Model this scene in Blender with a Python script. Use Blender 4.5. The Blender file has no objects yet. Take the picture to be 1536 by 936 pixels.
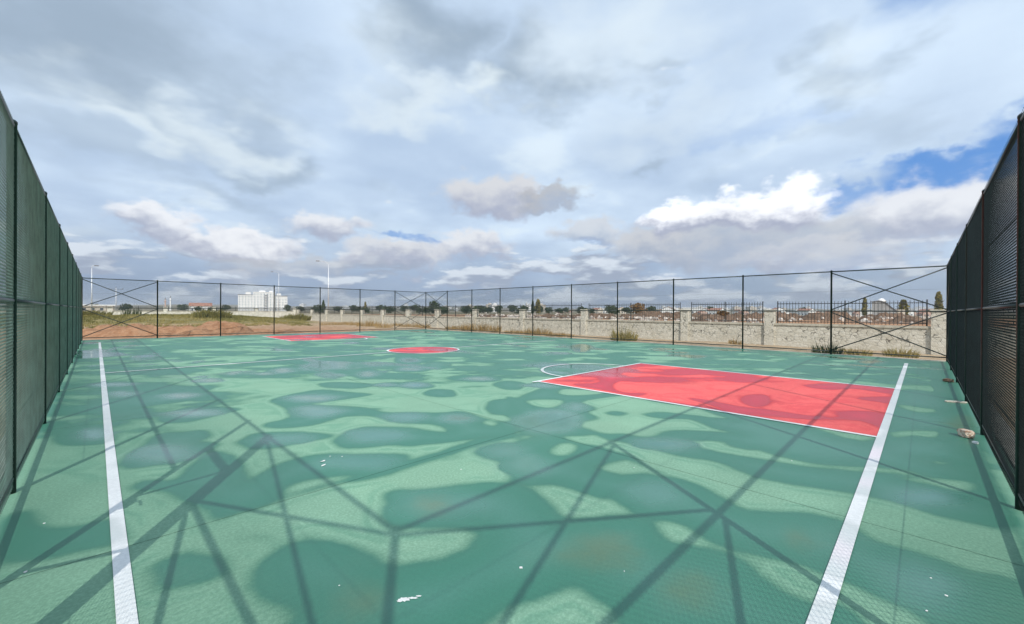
import bpy, math, random
import numpy as np
from mathutils import Vector, Matrix, Euler

random.seed(7)
RNG = np.random.default_rng(11)
SC = bpy.context.scene
COL = SC.collection
R = math.radians

# ------------------------------------------------------------------ camera
CAM_H = 1.6
YAW = 0.78276                      # heading from the +X axis (baseline direction) towards +Y (sideline direction)
FPX = 620.33                       # focal length in pixels of a 1536 wide picture
cam_data = bpy.data.cameras.new('camera')
cam = bpy.data.objects.new('camera', cam_data)
COL.objects.link(cam)
cam_data.sensor_width = 36.0
cam_data.lens = 36.0 * FPX / 1536.0
cam_data.clip_start = 0.05
cam_data.clip_end = 20000
fwd = Vector((math.cos(YAW), math.sin(YAW), -1.15 / FPX)).normalized()
cam.location = (0, 0, CAM_H)
q = fwd.to_track_quat('-Z', 'Y')
cam.rotation_euler = (q.to_matrix() @ Matrix.Rotation(0.00504, 3, 'Z')).to_euler()
SC.camera = cam

# ------------------------------------------------------------------ sun and sky
KX, KY = 0.645, 1.03               # ground shadow of one metre of height
SUN_EL = math.atan(1.0 / math.hypot(KX, KY))
sun_from = Vector((-KX, -KY, 1.0)).normalized()
sun_data = bpy.data.lights.new('sun', 'SUN')
sun_data.energy = 3.9
sun_data.angle = R(0.53)
sun_data.color = (1.0, 0.955, 0.89)
sun = bpy.data.objects.new('sun', sun_data)
COL.objects.link(sun)
sun.rotation_euler = sun_from.to_track_quat('Z', 'Y').to_euler()
sun.location = (-20, -30, 40)

SC.view_settings.view_transform = 'Standard'
SC.view_settings.look = 'None'
SC.view_settings.exposure = 0.0
SC.view_settings.gamma = 1.0
SC.view_settings.use_curve_mapping = False
SC.render.engine = 'CYCLES'
SC.cycles.use_denoising = True
SC.cycles.max_bounces = 4
SC.cycles.diffuse_bounces = 2
SC.cycles.glossy_bounces = 2
SC.cycles.transparent_max_bounces = 8
SC.cycles.sample_clamp_indirect = 6.0


class Nodes:
    """small helper for writing node trees as expressions"""
    def __init__(self, tree):
        self.t = tree

    def new(self, typ, **kw):
        n = self.t.nodes.new(typ)
        for k, v in kw.items():
            setattr(n, k, v)
        return n

    def put(self, sock, v):
        if isinstance(v, bpy.types.NodeSocket):
            self.t.links.new(v, sock)
        elif v is not None:
            if hasattr(sock, 'default_value') and hasattr(sock.default_value, '__len__') and not hasattr(v, '__len__'):
                v = (v,) * len(sock.default_value)
            if sock.type == 'RGBA' and len(v) == 3:
                v = (*v, 1.0)
            sock.default_value = v

    def m(self, op, a, b=None, c=None, clamp=False):
        n = self.new('ShaderNodeMath', operation=op, use_clamp=clamp)
        for s, v in zip(n.inputs, (a, b, c)):
            self.put(s, v)
        return n.outputs[0]

    def add(self, a, b): return self.m('ADD', a, b)
    def sub(self, a, b): return self.m('SUBTRACT', a, b)
    def mul(self, a, b): return self.m('MULTIPLY', a, b)
    def mx(self, a, b): return self.m('MAXIMUM', a, b)

    def vm(self, op, a, b=None):
        n = self.new('ShaderNodeVectorMath', operation=op)
        self.put(n.inputs[0], a)
        if b is not None:
            self.put(n.inputs[3] if op == 'SCALE' else n.inputs[1], b)
        return n.outputs[0]

    def xyz(self, v):
        n = self.new('ShaderNodeSeparateXYZ')
        self.put(n.inputs[0], v)
        return n.outputs

    def cxyz(self, x, y, z):
        n = self.new('ShaderNodeCombineXYZ')
        for s, v in zip(n.inputs, (x, y, z)):
            self.put(s, v)
        return n.outputs[0]

    def ss(self, v, lo, hi, a=0.0, b=1.0):
        n = self.new('ShaderNodeMapRange', interpolation_type='SMOOTHSTEP')
        for s, x in zip(n.inputs, (v, lo, hi, a, b)):
            self.put(s, x)
        return n.outputs[0]

    def lin(self, v, lo, hi, a=0.0, b=1.0):
        n = self.new('ShaderNodeMapRange', interpolation_type='LINEAR')
        for s, x in zip(n.inputs, (v, lo, hi, a, b)):
            self.put(s, x)
        return n.outputs[0]

    def noise(self, vec, scale, detail=4.0, rough=0.55, dist=0.0, color=False):
        n = self.new('ShaderNodeTexNoise')
        self.put(n.inputs['Vector'], vec)
        n.inputs['Scale'].default_value = scale
        n.inputs['Detail'].default_value = detail
        n.inputs['Roughness'].default_value = rough
        n.inputs['Distortion'].default_value = dist
        return n.outputs['Color' if color else 'Fac']

    def voronoi(self, vec, scale, feature='F1', out='Distance', rnd=1.0):
        n = self.new('ShaderNodeTexVoronoi', feature=feature)
        self.put(n.inputs['Vector'], vec)
        n.inputs['Scale'].default_value = scale
        n.inputs['Randomness'].default_value = rnd
        return n.outputs[out]

    def mix(self, f, a, b, blend='MIX'):
        n = self.new('ShaderNodeMix', data_type='RGBA', blend_type=blend)
        self.put(n.inputs[0], f)
        self.put(n.inputs[6], a)
        self.put(n.inputs[7], b)
        return n.outputs[2]

    def attr(self, name):
        n = self.new('ShaderNodeAttribute', attribute_name=name)
        return n.outputs['Fac']

    def bump(self, h, strength, dist):
        n = self.new('ShaderNodeBump')
        n.inputs['Strength'].default_value = strength
        n.inputs['Distance'].default_value = dist
        self.put(n.inputs['Height'], h)
        return n.outputs[0]


def build_world():
    w = bpy.data.worlds.new('World')
    SC.world = w
    w.use_nodes = True
    w.cycles.sampling_method = 'MANUAL'
    w.cycles.sample_map_resolution = 256
    t = w.node_tree
    t.nodes.clear()
    N = Nodes(t)
    out = N.new('ShaderNodeOutputWorld')
    bg = N.new('ShaderNodeBackground')
    STR = 0.10
    bg.inputs['Strength'].default_value = STR
    t.links.new(bg.outputs[0], out.inputs[0])
    sky = N.new('ShaderNodeTexSky', sky_type='NISHITA')
    sky.sun_disc = False
    sky.sun_elevation = SUN_EL
    sky.sun_rotation = math.atan2(sun_from.x, sun_from.y)
    sky.air_density = 1.0
    sky.dust_density = 0.3
    sky.ozone_density = 3.0

    geo = N.new('ShaderNodeTexCoord').outputs['Generated']
    d = N.vm('NORMALIZE', geo)
    X, Y, Z = N.xyz(d)
    az = N.mul(N.m('ARCTAN2', Y, X), 180 / math.pi)
    el = N.mul(N.m('ARCSINE', Z), 180 / math.pi)
    zc = N.mx(Z, 0.0)
    # cloud deck seen in perspective: direction projected on a flat layer overhead
    k = N.m('DIVIDE', 1.0, N.add(zc, 0.16))
    deck = N.cxyz(N.mul(X, k), N.mul(Y, k), 0.0)
    # wobble for the cloud outlines
    wob = N.noise(N.vm('MULTIPLY', d, (1, 1, 1.9)), 4.6, 4.0, 0.55, 0.0, True)
    wob_f = N.xyz(wob)[2]
    wx, wy, wz = N.xyz(N.vm('SUBTRACT', wob, (0.5, 0.5, 0.5)))
    fine = N.noise(N.vm('MULTIPLY', d, (1, 1, 1.5)), 19.0, 4.0, 0.56, 0.0, True)
    fx, fy, fz = N.xyz(N.vm('SUBTRACT', fine, (0.5, 0.5, 0.5)))
    ae = N.cxyz(az, el, 0.0)
    p_soft = N.vm('ADD', ae, N.cxyz(N.mul(wx, 34.0), N.mul(wy, 20.0), 0.0))
    p_gap = N.vm('ADD', ae, N.cxyz(N.mul(wx, 30.0), N.add(N.mul(wy, 8.0), N.mul(fy, 4.0)), 0.0))
    p_cum = N.vm('ADD', ae, N.cxyz(N.add(N.mul(wx, 13.0), N.mul(fx, 6.0)), N.add(N.mul(wy, 7.0), N.mul(fy, 4.0)), 0.0))
    el_c = N.xyz(p_cum)[1]
    lift = N.mul(fz, 1.6)

    def blob(p, a0, e0, ra, re, lo=1.15, hi=0.35, s=1.0):
        n = N.new('ShaderNodeVectorMath', operation='MULTIPLY_ADD')
        N.put(n.inputs[0], p)
        n.inputs[1].default_value = (1.0 / ra, 1.0 / re, 0.0)
        n.inputs[2].default_value = (-a0 / ra, -e0 / re, 0.0)
        ln = N.new('ShaderNodeVectorMath', operation='LENGTH')
        N.put(ln.inputs[0], n.outputs[0])
        return N.ss(ln.outputs['Value'], lo, hi, 0.0, s)

    def C(r, g, b):                     # radiance as seen, undone for the background strength
        return (r / STR, g / STR, b / STR, 1.0)

    # high veil that covers nearly all of the sky, thin and bright in places
    n1 = N.noise(deck, 0.9, 3.0, 0.5)
    n2 = N.noise(N.vm('ADD', deck, (7.3, 2.1, 0.0)), 1.9, 5.0, 0.52)
    nbrt = N.add(N.mul(n1, 0.62), N.mul(n2, 0.38))
    veil = N.mix(N.ss(nbrt, 0.36, 0.64), C(0.48, 0.62, 0.82), C(0.72, 0.87, 1.04))
    gap = N.mul(N.ss(n1, 0.30, 0.22), 0.5)
    for a0, e0, ra, re, s in ((0.5, 13.9, 9, 1.9, 1.0), (-8.0, 15.2, 7, 1.8, 0.9), (8.0, 12.4, 8, 1.4, 0.7),
                              (-7.0, 28.5, 9, 3.5, 0.55), (59.0, 9.6, 2.2, 0.8, 0.8), (36.0, 9.0, 5.0, 0.9, 0.5),
                              (13.0, 21.0, 8, 2.2, 0.25)):
        gap = N.mx(gap, blob(p_gap, a0, e0, ra, re, s=s))
    deepblue = N.mix(0.72, sky.outputs[0], C(0.10, 0.33, 0.84))
    col = N.mix(N.m('SUBTRACT', 1.0, gap, clamp=True), deepblue, veil)

    # soft grey masses
    dark = N.mul(N.ss(wob_f, 0.58, 0.80), 0.4)
    for a0, e0, ra, re, s in ((55.5, 34.5, 10, 8, 1.0), (42.5, 30.5, 9, 5.5, 0.95), (91, 25, 20, 10, 1.0), (94, 15.5, 8, 3.5, 0.5),
                              (79, 16.4, 8, 2.2, 0.75), (26.8, 18.4, 4.5, 1.6, 0.6), (6.5, 24.5, 5, 3, 0.55), (29, 28.6, 3.5, 2.0, 0.5),
                              (5.0, 18.5, 9, 3.0, 0.35), (66, 10, 12, 3.0, 0.3), (84, 12, 12, 2.2, 0.45)):
        dark = N.mx(dark, blob(p_soft, a0, e0, ra, re, 1.25, 0.1, s))
    col = N.mix(dark, col, C(0.355, 0.46, 0.585))

    # bright torn places
    brt = N.mul(N.ss(n2, 0.56, 0.72), 0.4)
    for a0, e0, ra, re, s in ((83, 18.8, 9, 2.4, 0.6), (92, 18.4, 6, 2.0, 0.6), (57, 27, 12, 3.0, 0.6), (47.5, 28.5, 6, 2.6, 0.7),
                              (30, 33, 14, 6.0, 0.5), (28, 23, 16, 4.0, 0.35), (61, 31, 7, 6, 0.3)):
        brt = N.mx(brt, blob(p_soft, a0, e0, ra, re, 1.3, 0.0, s))
    col = N.mix(brt, col, C(0.86, 0.96, 1.0))

    # grey-violet bank towards the horizon
    bank = N.ss(N.add(el, N.mul(wy, 9.0)), 11.0, 1.5)
    bank = N.mul(bank, N.ss(az, -2.0, 30.0, 0.5, 0.95))
    col = N.mix(bank, col, C(0.27, 0.37, 0.54))

    # rows of small cumulus low over the horizon
    v1 = N.vm('MULTIPLY', d, (1.0, 1.0, 3.4))
    cA = N.noise(v1, 7.5, 5.0, 0.55)
    cB = N.noise(N.vm('ADD', v1, (0.0, 0.0, 0.06)), 7.5, 2.0, 0.5)
    cover = N.ss(N.add(cA, N.ss(el, 6.0, 14.0, 0.0, -0.24)), 0.455, 0.55)
    lit = N.ss(N.sub(cA, cB), -0.06, 0.11)
    cum = N.mix(lit, C(0.35, 0.41, 0.53), C(0.80, 0.87, 0.95))
    col = N.mix(N.mul(cover, 0.85), col, cum)

    # the larger cumulus heads
    for a0, e0, ra, re, top, s in ((16.5, 8.8, 16, 3.6, 0.58, 0.75), (-2.0, 10.2, 10, 3.6, 0.92, 0.9),
                                   (47.5, 15.6, 7.0, 2.9, 0.74, 0.95), (40.5, 15.0, 5.0, 1.6, 0.5, 0.8),
                                   (68.5, 10.4, 5.5, 2.2, 0.90, 0.9), (79, 7.6, 6.5, 1.7, 0.96, 0.95), (85.5, 8.8, 4.5, 1.7, 0.96, 0.9),
                                   (51.5, 8.6, 7.0, 2.2, 0.86, 0.9), (60.5, 7.2, 7.0, 1.9, 0.78, 0.85), (35, 10.5, 6.0, 2.2, 0.70, 0.7),
                                   (26, 8.2, 8, 2.4, 0.66, 0.7), (8, 6.5, 8, 2.0, 0.74, 0.6), (72, 5.6, 10, 1.6, 0.6, 0.6),
                                   (22.5, 11.6, 5.2, 2.5, 1.25, 1.0), (13.0, 11.7, 5.2, 2.9, 1.25, 1.0), (17.8, 11.2, 4.0, 2.0, 1.1, 1.0)):
        b_ = blob(p_cum, a0, e0, ra, re, 1.12, 0.62, s)
        shade = N.ss(N.m('MULTIPLY_ADD', el_c, 1.0 / re, N.sub(lift, e0 / re)), -0.75, 0.55)
        hi = C(top * 0.98, top, top * 1.02 + 0.02)
        col = N.mix(b_, col, N.mix(shade, C(0.42, 0.46, 0.59) if top > 0.7 else C(0.38, 0.44, 0.56), hi))
    # below the horizon: plain ground colour
    col = N.mix(N.ss(Z, -0.02, -0.002), C(0.25, 0.26, 0.27), col)
    # (map range above runs 0 at -0.02 to 1 at -0.002)
    t.links.new(col, bg.inputs['Color'])


build_world()
# wet (1) and dry (0) patches on the court, as outlines in metres
PATCHES = [
 (1,"5.31,5.41;5.45,5.28;5.83,5.42;6.66,5.64;7.06,5.59;7.08,3.94;7.24,2.84;7.16,1.59;7.04,1.12;7.07,0.38;11.66,0.39;11.32,-0.45;6.38,-0.49;5.23,-0.53;4.78,-0.53;3.11,-0.34;1.55,1.21;0.67,2.08;0.74,2.32;0.72,2.44;0.67,2.59;0.64,2.72;0.66,2.82;0.68,2.9;0.76,2.98;0.9,3.06;1.01,3.05;1.13,2.93;1.22,2.74;1.27,2.55;1.3,2.39;1.34,2.34;1.57,2.71;1.55,2.83;1.58,2.99;1.69,3.13;1.78,3.31;1.9,3.31;2.09,3.15;2.49,2.94;2.7,2.77;2.83,2.8;2.85,2.84;3.03,3.05;3.02,3.23;2.99,3.44;3.01,3.58;3.21,3.67;3.44,3.68;3.79,3.62"),
 (0,"1.5,2.77;1.81,2.49;1.94,2.36;1.91,2.24;1.79,2.18;1.64,2.18;1.54,2.21;1.4,2.29;1.32,2.36;1.27,2.5"),
 (0,"2.71,2.8;2.76,2.62;2.98,2.41;3.03,2.2;3.05,1.99;3.11,1.89;3.05,1.72;3.01,1.58;3.01,1.48;3.1,1.34;3.09,1.18;3.03,1.08;3.02,0.97;3.07,0.81;3.11,0.69;3.15,0.59;3.15,0.4;3.14,0.29;3.11,0.17;3.09,0.06;3.04,-0.03;2.98,-0.07;2.76,0.15;2.88,0.29;2.8,0.39;2.77,0.49;2.78,0.58;2.84,0.65;2.85,0.71;2.94,0.78;2.95,0.94;2.88,1.1;2.83,1.23;2.86,1.31;2.98,1.46;3.01,1.56;2.89,1.69;2.57,1.94;2.61,2.09;2.72,2.34;2.76,2.54"),
 (0,"1.49,1.58;1.58,1.58;1.76,1.51;1.86,1.49;1.96,1.44;1.98,1.37;1.96,1.28;1.96,1.19;1.9,1.1;1.78,1.03;1.28,1.53;1.41,1.58"),
 (0,"4.53,1.14;4.58,0.86;4.69,0.59;4.74,0.43;4.78,0.27;4.76,0.08;4.7,-0.09;4.72,-0.24;4.75,-0.4;4.82,-0.53;3.95,-0.44;3.9,-0.34;3.83,-0.23;3.86,-0.13;3.88,-0;3.86,0.13;3.88,0.27;4.05,0.42;4.02,0.61;3.97,0.7;3.86,0.81;3.76,0.94;3.72,1.02;3.76,1.13;3.81,1.21;3.93,1.47;3.94,1.74;3.96,1.87;4.02,2.07;4.2,2.34;4.17,2.49;4.21,2.75;4.14,2.95;4.2,3.26;4.4,3.13;4.59,3;4.53,2.86;4.56,2.68;4.59,2.33;4.58,1.91;4.69,1.58;4.55,1.21"),
 (0,"3.62,2.37;3.85,2.34;4.04,2.28;4.04,2.12;3.99,1.94;3.89,1.74;3.84,1.94;3.64,2.1"),
 (0,"3.66,3.03;4,3.11;4.08,2.96;3.97,2.85;3.73,2.8;3.61,2.87"),
 (0,"3.65,3.71;3.79,3.67;3.96,3.58;3.89,3.52;3.64,3.52;3.52,3.58;3.43,3.64;3.2,3.72;3.51,3.75"),
 (0,"5.41,5.02;5.72,4.92;5.92,4.57;5.51,4.36;5.27,4.42;5.24,4.71"),
 (0,"6.38,5.06;6.82,5.26;7.11,4.73;7.03,4.44;6.69,4.53;6.36,4.78"),
 (0,"6.07,4.29;6.68,4.21;7.15,3.98;7.03,3.37;7.07,2.95;7.09,2.67;6.86,2.32;6.72,2.09;6.6,2.28;6.51,2.58;6.38,2.94;6.18,3.05;6,3.07;6.01,2.77;6.25,2.48;6.15,2.24;6,2.02;5.96,1.81;5.78,2.06;5.57,2.32;5.32,2.45;5.06,2.44;4.91,2.58;4.88,2.77;4.69,2.96;4.72,3.2;4.78,3.5;4.97,3.51;5.3,3.46;5.52,3.77;5.85,3.86"),
 (1,"5.68,3.54;5.89,3.49;5.89,3.31;5.67,3.33"),
 (0,"5.13,2.07;5.32,1.96;5.47,1.74;5.35,1.63;5.38,1.43;5.43,1.36;5.38,1.14;5.37,0.86;5.51,0.58;5.69,0.37;5.82,0.11;5.72,-0.03;5.62,0.19;5.48,0.39;5.33,0.63;5.19,0.9;5.14,1.16;5.11,1.28;5.03,1.6;5.03,1.85"),
 (0,"9.93,0.29;9.87,-0.01;9.86,-0.26;9.39,-0.01;9.53,0.23"),
 (0,"7.53,0.3;7.87,0.09;8.08,-0.23;7.64,-0.12;7.53,0.08;7.27,0.24"),
 (0,"6.36,-0.06;6.48,-0.21;6.29,-0.13"),
 (0,"5.51,0.15;5.72,-0.06;5.87,-0.35;5.6,-0.32;5.47,-0.22;5.5,-0.09;5.48,0.06"),
 (1,"2.17,8.13;2.41,8.4;2.83,8.57;3.22,8.57;3.51,7.92;3.71,7.46;3.27,7.38;2.84,7.39;2.57,7.37;2.96,6.81;3.14,6.44;3.21,5.99;3.49,5.73;3.82,5.36;4.07,5.25;4.12,4.96;4.09,4.64;4.16,4.3;4.47,4.27;4.51,4.37;3.67,3.55;3.9,3.72;3.58,3.83;3.45,3.95;3.08,4.07;2.8,4.21;2.62,4.3;2.46,4.5;2.28,4.58;2.12,4.68;2.02,4.83;2.06,5.11;2.2,5.27;2.39,5.4;2.6,5.43;2.81,5.23;3.02,4.97;3.12,4.7;3.24,4.47;3.33,4.55;3.37,4.81;3.24,5.05;3.08,5.24;3,5.49;2.97,5.86;2.8,6.09;2.57,6.17;2.28,6.05;2.04,6.04;1.81,6.14;1.64,6.37;1.7,6.55;2,6.65;2.09,6.85;2.18,7.4;2.17,7.75"),
 (1,"4.55,5.11;4.96,5.45;5.26,5.4;5.49,5.24;5.45,5.28;4.37,4.23;4.44,4.55;4.35,4.74"),
 (0,"3.97,4.54;4.08,4.51;4.03,4.29;3.9,4.24;3.87,4.39"),
 (1,"1.06,4.53;1.17,4.61;1.36,4.74;1.62,4.78;1.81,4.71;2,4.52;2.2,4.33;2.39,4.14;2.42,3.98;2.32,3.91;2.58,3.88;2.82,3.89;3.4,3.95;3.6,3.85;3.84,3.78;3.74,3.67;3.48,3.73;3.17,3.75;2.7,3.72;2.27,3.72;1.98,3.69;1.74,3.76;1.57,3.83;1.17,3.87;1.02,3.82;0.89,3.8;0.83,3.83;0.67,3.83;0.61,4;0.67,3.96;0.6,4.16;0.52,4.41;0.46,4.65;0.38,4.83;0.3,4.86;0.24,5.01;0.31,5.16;0.52,4.98;0.69,5.33;0.89,5.65;1.02,5.52;1.07,5.1;1.01,4.5"),
 (0,"1.14,3.92;1.23,4.08;1.44,4.1;1.64,4;1.76,3.89;1.59,3.88;1.32,3.89"),
 (1,"1.43,6.12;1.65,6.02;1.91,5.77;2.1,5.47;2.14,5.33;2.03,5.28;1.8,5.32;1.57,5.32;1.37,5.39;1.29,5.5;1.26,5.53;1.21,5.85;1.33,6.01"),
 (1,"-0.49,4.74;-0.46,5.02;-0.38,5;-0.29,4.65;-0.22,4.49;-0.11,4.41;0.01,4.39;0.08,4.35;0.12,4.14;0.13,3.91;0.04,3.91;-0.08,3.94;-0.19,3.96;-0.31,4.04;-0.42,4.12"),
 (1,"0.25,3.29;0.27,3.41;0.36,3.43;0.44,3.4;0.55,3.21;0.56,3.02;0.47,3;0.36,3.03;0.28,3.08"),
 (1,"-0.38,7.68;-0.27,7.88;-0.12,8.01;0.08,7.76;0.14,7.48;0.17,7.15;0.1,6.92;-0.1,6.99;-0.28,7.2"),
 (1,"0.19,5.96;0.39,6.47;0.58,6.95;0.8,6.84;1.02,6.74;1,6.34;0.89,6.25;1.02,5.94;0.81,5.65;0.6,5.52;0.39,5.6;0.23,5.68"),
 (1,"0.64,7.96;0.86,8.34;1.1,8.52;1.41,8.22;1.64,7.83;1.42,7.65;1.13,7.49;0.92,7.43;0.71,7.57"),
 (1,"0.18,9.49;0.57,10.49;0.82,10.49;1.2,10.37;1.5,9.61;1.19,9.17;0.85,9.11;0.5,9.18"),
 (1,"8.89,5.87;9.38,5.61;9.16,5.05;8.39,4.93;7.91,4.78;7.44,4.41;7.38,4.11;7.63,3.87;7.22,3.87;7.29,4.44;7.37,5.44;7.79,5.19;8.2,5.27"),
 (1,"8.29,2.35;8.8,2.4;9.16,2.17;8.6,1.95;8.06,1.91;7.87,2.09"),
 (1,"7.73,3.1;7.83,2.79;7.69,2.18;7.79,1.82;7.78,1.35;7.94,0.94;8.45,0.94;8.78,0.71;8.76,0.41;7.69,0.38;8,0.64;7.71,1.02;7.43,1.4;7.29,1.83;7.18,2.16;7.43,2.51"),
 (1,"10.99,1.85;11.93,1.26;11.77,0.42;11.11,0.42;11.27,1.02;10.72,1.42"),
 (1,"10.04,0.88;10.7,0.41;9.97,0.4"),
 (1,"3.8,11.69;3.7,11.4;3.51,11.29;3.34,11.25;3.2,11.27;3.09,11.53;3.07,11.9;3.18,12.27;3.33,12.58;3.46,12.79;3.63,12.87;3.83,12.84;3.89,12.58;3.86,12.17"),
 (1,"5.22,11.54;4.97,11.24;4.76,11.06;4.57,10.96;4.39,11.01;4.31,11.25;4.4,11.67;4.54,12.18;4.69,12.67;4.92,12.9;5.2,13;5.4,12.99;5.48,12.68;5.42,12.1"),
 (1,"5.1,9.64;4.96,9.39;4.74,9.23;4.53,9.15;4.41,9.2;4.37,9.47;4.41,9.83;4.56,10.14;4.75,10.41;4.94,10.66;5.17,10.82;5.34,10.75;5.32,10.44;5.22,10.05"),
 (1,"7.58,11.36;7.27,11.08;6.9,10.84;6.68,10.82;6.57,11.04;6.53,11.41;6.62,11.75;6.8,12.08;7.05,12.51;7.39,12.92;7.7,12.94;7.83,12.67;7.79,12.25;7.74,11.81"),
 (1,"6.47,9.55;6.23,9.37;5.99,9.34;5.83,9.4;5.67,9.55;5.55,9.79;5.56,10;5.71,10.26;5.89,10.57;6.07,10.7;6.29,10.6;6.46,10.43;6.54,10.21;6.58,9.92"),
 (1,"7.33,9.83;7.16,9.63;6.94,9.44;6.68,9.4;6.55,9.52;6.55,9.76;6.6,10.1;6.7,10.42;6.93,10.65;7.24,10.81;7.51,10.92;7.66,10.78;7.69,10.46;7.56,10.12"),
 (1,"4.71,7.91;4.65,7.82;4.56,7.79;4.41,7.83;4.28,7.93;4.21,8.05;4.17,8.25;4.17,8.42;4.28,8.49;4.43,8.48;4.57,8.46;4.7,8.37;4.81,8.21;4.79,8.04"),
 (1,"5.1,7.45;5,7.3;4.81,7.26;4.66,7.33;4.57,7.46;4.5,7.67;4.46,7.86;4.54,7.98;4.7,8.12;4.85,8.22;4.99,8.19;5.11,8.01;5.15,7.82;5.14,7.65"),
 (1,"4.93,6.45;4.81,6.28;4.68,6.23;4.56,6.3;4.48,6.4;4.43,6.53;4.42,6.71;4.49,6.87;4.67,7.01;4.82,7.07;4.91,7.03;5.01,6.91;5.06,6.77;5.02,6.63"),
 (1,"6.74,7.1;6.62,6.94;6.4,6.92;6.16,7.02;6.04,7.19;5.96,7.43;5.9,7.68;5.96,7.83;6.2,7.92;6.43,7.97;6.63,7.92;6.79,7.7;6.85,7.45;6.81,7.27"),
 (1,"6.54,6.09;6.33,5.97;6.15,5.88;6.01,5.91;5.92,6.04;5.93,6.2;5.98,6.36;6.05,6.55;6.23,6.73;6.48,6.81;6.66,6.77;6.73,6.64;6.75,6.43;6.7,6.23"),
 (1,"4.22,8.29;4.04,8.23;3.85,8.23;3.69,8.3;3.52,8.52;3.38,8.76;3.35,8.92;3.37,9.1;3.42,9.31;3.59,9.36;3.82,9.23;3.99,9.01;4.13,8.76;4.25,8.49"),
]
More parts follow.
